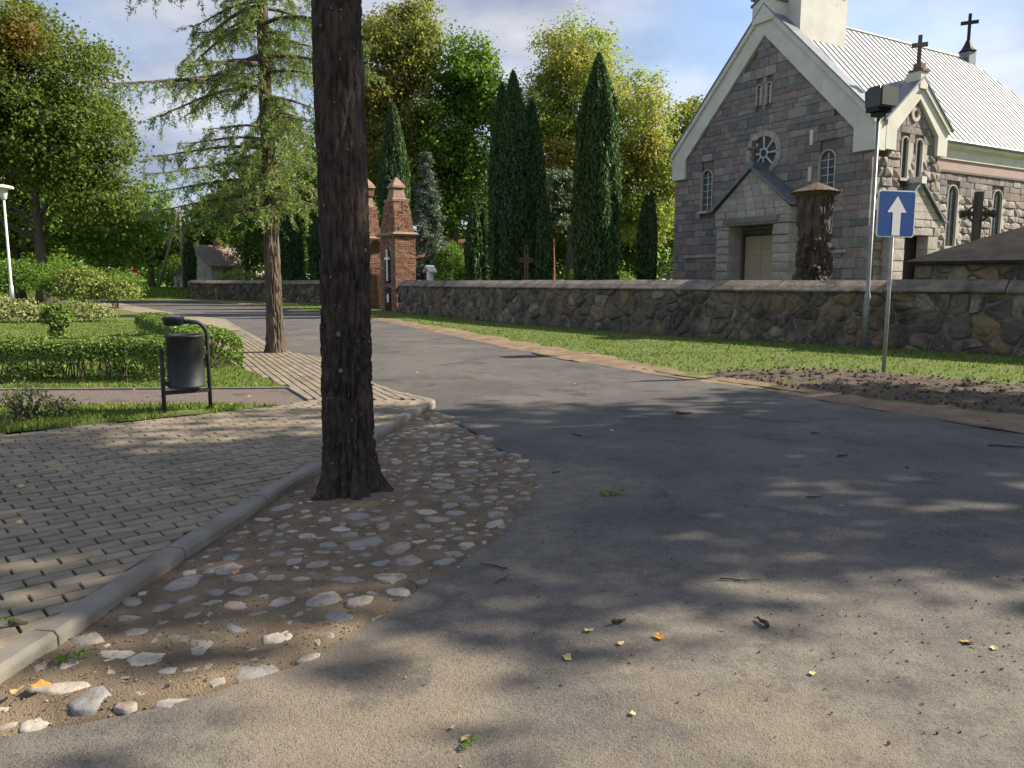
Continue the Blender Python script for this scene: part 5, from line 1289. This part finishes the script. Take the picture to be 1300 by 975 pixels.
# ------------------------------------------------------------------ shrubs and hedges
def shrub(name, loc, label, cat, lobes, n, leaf, mat, seed, group=None, stems=10):
    r = np.random.default_rng(seed); rng = random.Random(seed); root = empty(name, loc, 0, label, cat, group); st = MB(); P, D = [], []
    vol = np.array([l[3]*l[4]*l[5] for l in lobes]) ** .8; vol /= vol.sum()
    for l, v in zip(lobes, vol):
        k = int(n * v); d = unit(r.normal(size=(k, 3))); d[:, 2] = np.where(d[:, 2] < -.3, -d[:, 2], d[:, 2])
        lump = np.array([1 + .24 * N3(q[0]*2.5 + seed + l[0], q[1]*2.5, q[2]*2.5) for q in d])
        P.append(np.array(l[:3]) + d * np.array(l[3:6]) * (lump * r.uniform(.62, 1.05, k))[:, None]); D.append(d)
        for _ in range(stems):
            e = d[rng.randrange(k)]; p = Vector(l[:3]) + Vector((e[0]*l[3], e[1]*l[4], e[2]*l[5])) * .8
            st.tube([(l[0] + rng.uniform(-.15, .15), l[1] + rng.uniform(-.15, .15), -.05), tuple(p.lerp(Vector((l[0], l[1], 0)), .4)), tuple(p)], [.018, .013, .005], 4, False)
    st.build('stem', m_barkg, root)
    P, D = np.concatenate(P), np.concatenate(D); keep = P[:, 2] > .03; P, D = P[keep], D[keep]
    me = np_mesh('foliage', leaf_quads(P, D*.7 + r.normal(size=(len(P), 3))*.7 + np.array([0, 0, .35]), leaf * r.uniform(.6, 1.35, len(P)), .65, r), 4)
    raw_obj('foliage', me, mat, root); return root
def hedge(a, b, w, h, n, label, seed, leaf=.05, mat=None):
    r = np.random.default_rng(seed); rng = random.Random(seed); a, b = Vector(a), Vector(b); L = (b-a).length; root = empty('hedge', (a.x, a.y, PZ), math.atan2(b.y-a.y, b.x-a.x), label, 'hedge', 'clipped hedges round the lawn')
    k = int(n); u = r.uniform(0, L, k)
    ph = r.uniform(-.12*PI, 1.12*PI, k); ex = .55
    cx = np.sign(np.cos(ph))*np.abs(np.cos(ph))**ex * w/2; cz = np.sign(np.sin(ph))*np.abs(np.sin(ph))**ex * h*.62 + h*.36
    lump = np.array([1 + .06*N3(x*1.6 + seed, y*2, z*2.2) + .06*N3(x*4.5, y*4, z*4 + seed) for x, y, z in zip(u, cx, cz)]) * r.uniform(.80, 1.02, k)
    endt = np.clip(np.minimum(u, L-u)/.22, 0, 1)**.5
    P = np.stack([u, cx*lump*(.55 + .45*endt), h*.36 + (cz - h*.36)*lump*(.82 + .18*endt)], 1)
    low = P[:, 2] < h*.30
    keep = (P[:, 2] > .03) & (~low | (np.array([N3(x*2.2, 3.3, seed) for x in u]) > -.12))
    P = P[keep]; D = np.stack([0*P[:, 0], P[:, 1]/(w/2), (P[:, 2] - h*.4)/(h*.6)], 1)
    st = MB()
    for _ in range(int(L*16)):
        x = rng.uniform(.05, L-.05); y = rng.uniform(-.3, .3)*w; st.tube([(x, y*.4, -.04), (x + rng.uniform(-.06, .06), y*.8, h*.35), (x + rng.uniform(-.15, .15), y*1.3, h*.8)], [.012, .009, .004], 4, False)
    st.build('stem', m_barkg, root)
    me = np_mesh('foliage', leaf_quads(P, unit(D)*.7 + r.normal(size=P.shape)*.65 + np.array([0, 0, .25]), leaf * r.uniform(.6, 1.3, len(P)), .62, r), 4)
    raw_obj('foliage', me, mat or m_lf_hedge, root)
hedge((-10.6, 10.9), (-4.75, 11.25), .75, .62, 44000, 'clipped front hedge behind the litter bin', 81, .044)
hedge((-4.75, 12.5), (-9.6, 20.6), .85, .60, 34000, 'clipped hedge running back beside the paved path', 82, .055)
shrub('round_bush', (-10.75, 18.3, PZ), 'little round topiary bush on the sunlit lawn', 'bush', [(0, 0, .5, .36, .36, .40), (0, 0, .2, .2, .2, .25)], 2600, .07, m_lf_hedge, 83)
for loc, lab, lobes, n, sd in (
  ((-18.0, 26.5, PZ), 'band of pale perennials along the back of the lawn, right half', [(0,0,.2,2.4,.9,.62),(2.6,.6,.2,1.6,.8,.5),(-2.8,-.4,.2,2.2,.9,.6)], 9000, 84),
  ((-23.6, 26.0, PZ), 'band of pale perennials along the back of the lawn, behind the lamp post', [(0,0,.2,2.6,.9,.66),(-2.9,0,.2,2.2,.9,.7)], 8000, 85)):
    shrub('perennial_bed', loc, lab, 'plants', lobes, n, .11, m_lf_perenn, sd, stems=6)
for loc, lab, lobes, n, mt, sd in (
  ((-25.6, 40, PZ), 'dense green shrub at the foot of the huge maple', [(0,0,1.2,2.0,1.5,1.3),(-2.2,0,1.1,1.8,1.5,1.2)], 9000, m_lf_bright, 86),
  ((-22.4, 40.5, PZ), 'rounded yellow green shrub beside the far road', [(0,0,.9,1.7,1.4,1.15),(1.6,.2,.7,1.3,1.2,.95)], 8000, m_lf_bush, 87),
  ((-29.8, 41, PZ), 'leafy shrub left of the maple trunk behind the lamp', [(0,0,1.1,2.2,1.5,1.3)], 6000, m_lf_green, 88),
  ((-31.8, 74, .85), 'bright shrub between no entry sign and slanted pole', [(0,0,1.4,1.6,1.4,1.6)], 3600, m_lf_bright, 89),
  ((-23.0, 66, .4), 'low bushes behind the far end of the distant wall', [(0,0,.9,2.2,1.3,1.0),(3,.3,.8,2,1.3,1.0)], 5200, m_lf_bush, 90),
  ((-3.4, 43, .06), 'bushy shrub between blue spruce and peach house', [(0,0,1.6,1.1,1.0,1.8),(1.0,-.4,1.1,.8,.8,1.2)], 5200, m_lf_bright, 91),
  ((-.7, 42, .06), 'olive shrub between twin thujas and thuja trio', [(0,0,1.3,.8,.8,1.5)], 2600, m_lf_bush, 92),
  ((4.3, 44, .06), 'low shrub at the foot of the slim pine', [(0,0,1.1,1.2,1.0,1.3),(1.6,0,.9,1.2,1,1.1)], 3600, m_lf_green, 93),
  ((-33.5, 58, .06), 'shrub under the maple at the far road bend', [(0,0,1.3,3.0,1.6,1.6),(4,0,1.0,2.2,1.5,1.3)], 6500, m_lf_green, 94)):
    shrub('garden_shrub', loc, lab, 'shrub', lobes, n, .14 if loc[1] > 30 else .1, mt, sd, 'loose garden shrubs')
shrub('weed_clump', (-5.0, 7.85, PZ), 'straggly weed clump at the edge of the grass strip', 'weed', [(0, 0, .1, .26, .2, .30), (.3, .1, .06, .2, .15, .18)], 900, .035, m_lf_perenn, 95, stems=16)
thuja((-29.1, 70.5, .8), 'dark thuja in front of the tin roofed house', 4.3, .55, 1800, 64, .24)
# ------------------------------------------------------------------ houses, poles, signs and small things
def house(name, loc, rz, label, W, D, H, RH, mw, mr, wins):
    root = empty(name, loc, rz, label, 'house')
    MB().prism([(-W/2, -.6), (W/2, -.6), (W/2, H), (0, H + RH), (-W/2, H)], 0, D).build('wall', mw, root)
    rf = MB(); o = .35; k = RH / (W/2)
    for s in (-1, 1): rf.prism([(0, H + RH + .05), (s*(W/2 + o), H - o*k + .05), (s*(W/2 + o), H - o*k + .17), (0, H + RH + .17)], -o, D + o + .001*s)
    r_ = rf.build('roof', mr, root); MB().box(-.3, .3, D*.4, D*.4 + .6, H + RH - .3, H + RH + .8).build('chimney', m_brick, r_)
    for (x, z, w, h, side) in wins:
        if side == 'f': p = MB().box(x - w/2, x + w/2, -.03, .02, z, z + h).build('window', m_glass, root); MB().box(x - w/2 - .07, x + w/2 + .07, -.028, .02, z - .08, z).build('sill', m_white, p)
        else: p = MB().box(W/2 - .02, W/2 + .03, x - w/2, x + w/2, z, z + h).build('window', m_glass, root); MB().box(W/2 - .02, W/2 + .06, x - w/2 - .06, x + w/2 + .06, z - .08, z).build('sill', m_white, p)
house('tin_roofed_house', (-32.0, 78, .8), -.5, 'small pale house with a brown sheet roof beyond the meadow', 5.6, 7.5, 2.2, 1.9, m_hwall, m_hroof, [(-1.4, .9, 1, 1.1, 'f'), (1.4, .9, 1, 1.1, 'f'), (2.0, .9, 1, 1.1, 's'), (5.2, .9, 1, 1.1, 's')])
house('peach_house', (-3.6, 62, .5), .5, 'peach house with tiled roof glimpsed behind the twin thujas', 7, 8, 2.5, 1.6, m_h2wall, m_h2roof, [(-1.8, .9, 1, 1.2, 'f'), (1.8, .9, 1, 1.2, 'f'), (3, .9, 1, 1.2, 's')])

up = empty('utility_pole', (-29.9, 71, .75), 0, 'timber utility pole propped by a slanted brace beyond the meadow', 'utility pole')
MB().tube([(0, 0, -.3), (-.08, 0, 7.0)], [.15, .11], 10).build('post', m_pole, up, True)
MB().tube([(-2.4, -.2, -.3), (-.2, -.02, 6.6)], [.14, .10], 10).build('brace', m_pole, up, True)
ins = MB()
for k in (-.3, 0, .3): ins.tube([(k - .08, 0, 6.6 + abs(k)*.6), (k - .08, 0, 6.85 + abs(k)*.6)], .05, 8)
ins.build('insulator', m_white, up)
for k in range(3):
    MB().tube([(-.4 + .3*k + -t*38, t*6, 6.85 - .25*k + t*.2 - 1.2*math.sin(PI*t)) for t in np.linspace(0, 1, 14)], .018, 4, False).build('wire', m_galv, up)
pole2 = empty('utility_pole', (-68.4, 77, .75), 0, 'second timber utility pole where the wires end, past the left edge', 'utility pole'); MB().tube([(0, 0, -.3), (0, 0, 7.3)], [.15, .11], 10).build('post', m_pole, pole2, True)

ne = empty('no_entry_sign', (-29.6, 61, gz(0, 61)), .35, 'small red round no entry sign on a thin post by the meadow', 'sign')
MB().tube([(0, 0, -.2), (0, 0, 2.3)], .03, 8).build('post', m_galvb, ne)
pl = MB().tube([(0, -.04, 1.95), (0, -.055, 1.95)], .36, 24).build('plate', m_red, ne); MB().box(-.24, .24, -.065, -.056, 1.89, 2.01).build('bar', m_white, pl)

lp = empty('street_lamp', (-19.95, 31, PZ), 0, 'white park lamp post with flared shade at the left edge', 'street lamp')
MB().lathe([(.075, -.1), (.075, 1.2), (.05, 1.28), (.04, 4.6)], 14).build('post', m_lamp, lp, True)
hd = MB().lathe([(.05, 4.55), (.10, 4.6), (.17, 4.95), (.16, 5.0)], 18).build('lamp_head', m_lamp, lp, True); MB().lathe([(.36, 4.98), (.38, 5.02), (.34, 5.09), (.04, 5.15)], 22).build('lamp_shade', m_lamp, hd, True)

# litter bin
a_, b_ = Vector((-3.72, 8.14)), Vector((-3.40, 8.60)); c_ = (a_ + b_) / 2
bn = empty('litter_bin', (c_.x, c_.y, PZ), math.atan2(b_.y-a_.y, b_.x-a_.x) - .35, 'dark grey metal litter bin on a tube frame in the grass strip', 'bin')
bw = .24
MB().tube([(-bw, 0, -.1), (-bw, 0, .70)], .021, 12).build('post', m_bin, bn, True)
pts = [(bw, 0, -.1), (bw, 0, .75)] + [(bw - .15 + .15*math.cos(t), 0, .83 + .15*math.sin(t)) for t in np.linspace(0, PI/2, 8)] + [(bw - .24, 0, .98)]
MB().tube(pts, .021, 12).build('post', m_bin, bn, True)
MB().box(-bw, bw, -.018, .018, .20, .245).build('crossbar', m_bin, bn)
bd = MB(); R_ = .188
bd.lathe([(R_ - .02, .27), (R_, .275), (R_ + .008, .285), (R_ + .008, .295), (R_, .30), (R_, .815), (R_ + .014, .82), (R_ + .016, .835), (R_ + .008, .845), (R_ - .012, .84), (R_ - .014, .30)], 40); bd = bd.build('drum', m_bin, bn, True)
hol = MB()                                                     # perforated panel: small dimples
for i in range(15):
    for j in range(46):
        a = 2*PI*(j + .5*(i % 2))/46; z = .39 + i*.022; c = Vector((math.cos(a)*(R_ + .0015), math.sin(a)*(R_ + .0015), z)); t = Vector((-math.sin(a), math.cos(a), 0))
        k = len(hol.v); hol.v += [tuple(c + t*.0055*math.cos(q) + Vector((0, 0, .0055*math.sin(q)))) for q in np.linspace(0, 2*PI, 6)[:-1]]; hol.f.append(tuple(range(k, k + 5)))
o = hol.build('perforation', m_iron, bd, kind='stuff')
MB().box(-bw, -R_ + .01, -.02, .02, .30, .34).build('bracket', m_bin, bn); MB().box(R_ - .01, bw, -.02, .02, .62, .66).build('bracket', m_bin, bn)
ash = MB().lathe([(.06, .945), (.095, .95), (.105, 1.0), (.115, 1.012), (.115, 1.03), (.09, 1.04), (.02, 1.04)], 24, (bw - .34, 0, 0)).build('ashtray', m_bin, bn, True)
MB().lathe([(.085, 1.036), (.08, 1.046)], 20, (bw - .34, 0, 0)).build('ash_grille', m_galv, ash)

# one-way sign
sg = empty('road_sign', (5.84, 12.05, gz(0, 12)), math.radians(17), 'blue square sign with white upward arrow on a steel post', 'sign')
MB().tube([(0, 0, -.3), (0, .0, 2.78)], .03, 14).build('post', m_galvb, sg, True)
def rrect(w, h, r, n=5):
    out = []
    for cx, cy, a0 in ((w/2 - r, h/2 - r, 0), (-w/2 + r, h/2 - r, PI/2), (-w/2 + r, -h/2 + r, PI), (w/2 - r, -h/2 + r, 1.5*PI)):
        out += [(cx + r*math.cos(a0 + PI/2*k/n), cy + r*math.sin(a0 + PI/2*k/n)) for k in range(n + 1)]
    return out
zc = 2.53
plate = MB().prism([(u, zc - .06 + v) for u, v in rrect(.70, .70, .05)], -.055, -.035).build('plate', m_white, sg)
MB().prism([(u, zc - .06 + v) for u, v in rrect(.665, .665, .04)], -.059, -.054).build('blue_field', m_blue, plate)
MB().prism([(u, zc - .06 + v) for u, v in [(-.075, -.325), (.075, -.325), (.075, .02), (.18, .02), (0, .265), (-.18, .02), (-.075, .02)]], -.062, -.0585).build('arrow', m_white, plate)
MB().box(-.05, .05, -.036, .04, zc - .02, zc + .02).build('clamp', m_galv, sg)

# floodlight pole by the wall
fp = empty('floodlight_pole', (7.30, 15.95, gz(0, 16)), 0, 'tall grey steel pole with boxy dark floodlight head by the wall', 'floodlight')
MB().lathe([(.066, -.2), (.066, 1.12), (.038, 1.22), (.036, 4.9)], 16).build('post', m_galv, fp, True)
hd = empty('lamp_head', (0, 0, 4.95)); hd.parent = fp; hd.rotation_euler = (0, 0, .45); hd.scale = (.74, .74, 1.0)
fh = MB().prism([(-.26, -.12), (.22, -.12), (.26, .20), (.12, .28), (-.20, .28), (-.27, .16)], -.28, .28, 'x').build('housing', m_flood, hd, bevel=.02)
MB().box(-.30, .30, -.34, -.27, -.10, .25).build('visor', m_bin, hd)
fn = MB()
for k in range(8): fn.box(-.26 + k*.072, -.24 + k*.072, -.2, .2, -.2, -.12)
fn.build('cooling_fin', m_iron, hd); MB().box(-.16, .16, -.12, .12, -.28, -.2).build('driver_box', m_iron, hd)
MB().tube([(0, 0, -.3), (0, 0, -.1)], .05, 10).build('mount', m_galv, hd)

# carved oak trunk monument with shingled cap
cv = empty('carved_trunk', (7.72, 20.1, 0), .2, 'weathered carved oak trunk monument under a small shingled roof', 'monument')
V = []; seg, rows = 64, 130
for i in range(rows + 1):
    z = -.1 + 3.75*i/rows
    for j in range(seg):
        a = 2*PI*j/seg; nx, ny = math.cos(a), math.sin(a); base = .40 + .055*math.sin(z*1.3 + .4) + .05*ss(2.6, 3.6, z) 
        f = 1 - 2*abs(N3(nx*2.6, ny*2.6, z*.9 + 4)); g_ = N3(nx*5, ny*5, z*4.5); lat = max(0, 1 - abs(2*N3(nx*3.4 + 9, ny*3.4, z*2.6)) * 2.2)
        deep = ss(1.2, 1.7, z) * (1 - ss(2.4, 2.9, z)); rr = base + .07*f*abs(f) + .06*g_ + .03*N3(nx*11, ny*11, z*3) - deep * (.12 - .17*lat)
        V.append((nx*rr + .04*math.sin(z), ny*rr, z))
F = [(i*seg + j, i*seg + (j+1) % seg, (i+1)*seg + (j+1) % seg, (i+1)*seg + j) for i in range(rows) for j in range(seg)]
me = bpy.data.meshes.new('carved_body'); me.from_pydata(V, [], F); raw_obj('carved_body', me, m_wood, cv)
cp = MB().lathe([(.30, 3.55), (.46, 3.60), (.56, 3.66), (.55, 3.70), (.1, 3.88)], 20).build('cap', m_shingle, cv)
for rw in range(4):
    n = 22 - rw*4; r0, r1 = .62 - rw*.13, .46 - rw*.13; z0, z1 = 3.70 + rw*.052, 3.77 + rw*.056
    for k in range(n):
        a = 2*PI*(k + .5*(rw % 2))/n; w = PI/n*.94; s = random.Random(rw*50 + k).uniform(.97, 1.05)
        q = [(r0*s*math.cos(a - w), r0*s*math.sin(a - w), z0), (r0*s*math.cos(a + w), r0*s*math.sin(a + w), z0), (r1*math.cos(a + w), r1*math.sin(a + w), z1), (r1*math.cos(a - w), r1*math.sin(a - w), z1)]
        MB().loft([q, [(x, y, z + .02) for x, y, z in q]]).build('shingle', m_shingle, cp)

wc = empty('wooden_cross', (13.0, 22.0, 0), -.3, 'dark wooden cross with carved knobbed arms behind the pyramid roof', 'cross')
MB().box(-.105, .105, -.09, .09, -.2, 3.95).build('upright', m_wood, wc, bevel=.015)
ar = MB().tube([(-.43, 0, 3.35), (.43, 0, 3.35)], .065, 10).build('arm', m_wood, wc)
kn = MB()
for s in (-1, 1):
    for x, r_ in ((.40, .12), (.31, .10), (.20, .09)): kn.tube([(s*(x - .035), 0, 3.35), (s*(x + .035), 0, 3.35)], r_, 8)
kn.build('carving', m_wood, wc, kind='stuff')
bt = MB()
for sx in (-1, 1):
    for sz in (-1, 1): bt.tube([(sx*.1, 0, 3.35 + sz*.22), (sx*.24, 0, 3.35 + sz*.08)], .035, 6)
bt.build('ray', m_wood, wc)
ic = empty('iron_cross', (.58, 31.5, 0), -.5, 'rusty openwork iron cross in front of the thuja trio', 'cross')
MB().box(-.25, .25, -.2, .2, -.1, 1.3).build('pedestal', m_cap, ic)
ik = MB()
for dx in (-.07, .07): ik.tube([(dx, 0, 1.3), (dx, 0, 2.78)], .022, 6)
for k in range(6): ik.tube([(-.07, 0, 1.35 + k*.2), (.07, 0, 1.55 + k*.2)], .016, 5); ik.tube([(.07, 0, 1.35 + k*.2), (-.07, 0, 1.55 + k*.2)], .016, 5)
ik.build('lattice', m_rust, ic)
al = MB()
for dz in (-.06, .06): al.tube([(-.26, 0, 2.3 + dz), (.26, 0, 2.3 + dz)], .022, 6)
for s in (-1, 1): al.tube([(s*.26 + .07*math.cos(t), 0, 2.3 + .07*math.sin(t)) for t in np.linspace(0, 2*PI, 10)], .018, 5)
al.tube([(.07*math.cos(t), 0, 2.84 + .07*math.sin(t)) for t in np.linspace(0, 2*PI, 10)], .018, 5)
al.tube([(.15*math.cos(t), 0, 2.3 + .15*math.sin(t)) for t in np.linspace(0, 2*PI, 14)], .015, 5)
al.build('scroll_arm', m_rust, ic)
gv = empty('grave_marker', (6.9, 34.5, 0), -.4, 'small grey grave cross beside the church corner thuja', 'grave marker'); cross_mb(1.95, .6, .14, 1.65).build('cross', m_cap, gv); MB().box(-.3, .3, -.2, .2, -.1, .9).build('plinth', m_cap, gv)

# fallen leaves, twigs and scraps on the ground
def road_z(x, y): return gz(x, y) + (0.012 * N3(x*0.5, y*0.5) if y < 12 else 0)
def leaf_mesh(seed):
    r = random.Random(seed); n = 9; out = []
    for k in range(n):
        a = 2*PI*k/n; q = (1 if k % 2 else .72) * r.uniform(.85, 1.1); out.append((math.cos(a)*q*.5, math.sin(a)*q*.38, r.uniform(0, .16)))
    m = MB(); m.v = out + [(0, 0, .02)]; m.f = [(k, (k+1) % n, n) for k in range(n)]
    me = m.mesh('fallen_leaf'); me.materials.append(m_fallen); return me
leafs = [leaf_mesh(k) for k in range(5)]; rl = random.Random(19)
for grp, lab, spots in (('yellow leaves on the asphalt', 'small yellow leaf fallen on the asphalt', [(.33, 3.14, .05), (.45, 3.02, .04), (.22, 2.90, .055), (.62, 3.08, .06), (-.15, 2.36, .045), (1.9, 3.05, .06), (1.98, 3.0, .04), (-.2, 2.42, .03), (1.15, 2.78, .035), (.42, 2.5, .03), (3.2, 6.1, .06), (2.2, 5.0, .04), (-.7, 12.6, .07), (-1.5, 12.2, .06), (1.0, 7.6, .05), (.9, 11.0, .06)]),
                        ('yellow leaves on the pavers', 'small yellow leaf fallen on the grey pavers', [(-2.36, 5.65, .07), (-2.30, 5.66, .05), (-3.4, 5.2, .07), (-3.6, 5.0, .05), (-3.7, 6.8, .05), (-2.9, 4.4, .05), (-2.6, 6.6, .05), (-2.2, 7.6, .05), (-2.0, 6.4, .04), (-3.3, 6.2, .045)]),
                        ('yellow leaves on the cobbled bed', 'small yellow leaf fallen among the cobbles', [(-1.50, 3.72, .05), (-1.38, 3.70, .05), (-1.70, 2.62, .08), (-1.76, 2.58, .07), (-1.66, 5.0, .04)]),
                        ('yellow leaves in grass and gravel', 'small yellow leaf on the grass strip or gravel path', [(-3.9, 8.0, .06), (-4.4, 9.2, .07), (-3.9, 9.5, .07), (-3.2, 9.3, .06), (-5.4, 9.4, .06), (-4.9, 9.9, .06), (-3.3, 8.5, .05), (-3.6, 8.0, .06), (-5.1, 7.1, .07), (-3.0, 9.7, .05), (-3.45, 8.1, .05), (-3.2, 8.7, .05)])):
    for x, y, s in spots:
        o = raw_obj('fallen_leaf', rl.choice(leafs)); tag(o, lab, 'leaf', grp)
        z = road_z(x, y) if 'asphalt' in grp else bedz(x, y) + .03 if 'cobbled' in grp else PZ + (.008 if 'pavers' in grp else .02)
        o.location = (x, y, z + .006); o.scale = (s, s, s); o.rotation_euler = (rl.uniform(-.3, .3), rl.uniform(-.3, .3), rl.uniform(0, 6.28))
def twig(x, y, L, a, r_, lab, zf=road_z):
    m = MB(); r = random.Random(int(x*977 + y*331)); d = Vector((math.cos(a), math.sin(a), 0)); n = Vector((-d.y, d.x, 0))
    pts = [d * L * (t - .5) + n * L * .10 * math.sin(t*4 + r.random()*3) + Vector((0, 0, r_ + .006 * r.random())) for t in np.linspace(0, 1, 6)]
    m.tube(pts, [r_, r_*1.05, r_*.9, r_*.8, r_*.65, r_*.4], 6)
    if L > .12: p = pts[2]; m.tube([p, p + n*L*.18 + d*L*.12], [r_*.6, r_*.25], 5)
    o = m.build('twig', m_twig); o.location = (x, y, zf(x, y) + .002); tag(o, lab, 'twig', 'twigs lying on the asphalt')
for x, y, L, a, r_, lab in ((1.10, 3.22, .09, 1.9, .011, 'stubby brown stick on the sunlit asphalt'), (.47, 3.22, .07, .6, .010, 'dark curled bark scrap beside yellow leaves'), (-.10, 3.9, .16, 2.9, .005, 'thin twig beside the edge of the cobbled bed'),
    (1.15, 3.72, .20, .1, .005, 'thin crooked twig in the shaded middle of the road'), (.62, 7.4, .15, 2.4, .006, 'short twig on the dark road, left of the long ones'), (1.95, 8.6, .18, .05, .012, 'dark straight stick on the road, nearest the soil patch'),
    (2.85, 6.5, .14, .6, .009, 'forked twig on the right half of the road'), (4.55, 6.85, .42, -.12, .008, 'long thin twig at the right edge of the road'), (3.0, 7.5, .10, .4, .008, 'tiny twig near the sandy strip'),
    (-.05, 3.72, .12, 1.2, .004, 'wispy twig just outside the cobbles'), (2.1, 5.2, .12, .3, .006, 'small dark twig right of the road centre'), (.35, 5.9, .10, .9, .005, 'small twig next to the bulge of the cobbled bed')):
    twig(x, y, L, a, r_, lab)
def sprig(x, y, z, s, a, lab, grp):
    r = np.random.default_rng(int(abs(x)*100)); n = 12; t = np.linspace(0, 1, n); d = np.array([math.cos(a), math.sin(a), .12])
    P = t[:, None]*d*s + np.array([0, 0, .008]); side = np.array([-d[1], d[0], 0]); U = d*.5 + side*np.where(np.arange(n) % 2, 1, -1)[:, None]
    P = P + U*.25*s*.4
    me = np_mesh('green_sprig', leaf_quads(P, np.tile([0, 0, 1.], (n, 1)) + r.normal(0, .3, (n, 3)), s*.45, .35, r, U), 4)
    o = raw_obj('green_sprig', me, m_lf_bright); o.location = (x, y, z); tag(o, lab, 'sprig', grp)
sprig(-1.78, 2.84, .03, .13, .2, 'green feathery sprig lying on the cobbles near the kerb', None)
sprig(.62, 5.28, .005, .16, .1, 'green sprig lying alone on the dark road', None)
sprig(-.16, 2.30, .005, .07, .9, 'green leaf sprig at the bottom of the asphalt', None)
shrub('kerb_weed', (-2.08, 3.05, PZ), 'small weed growing against the back of the kerb', 'weed', [(0, 0, .005, .07, .05, .03)], 120, .022, m_lf_bright, 97, stems=3)
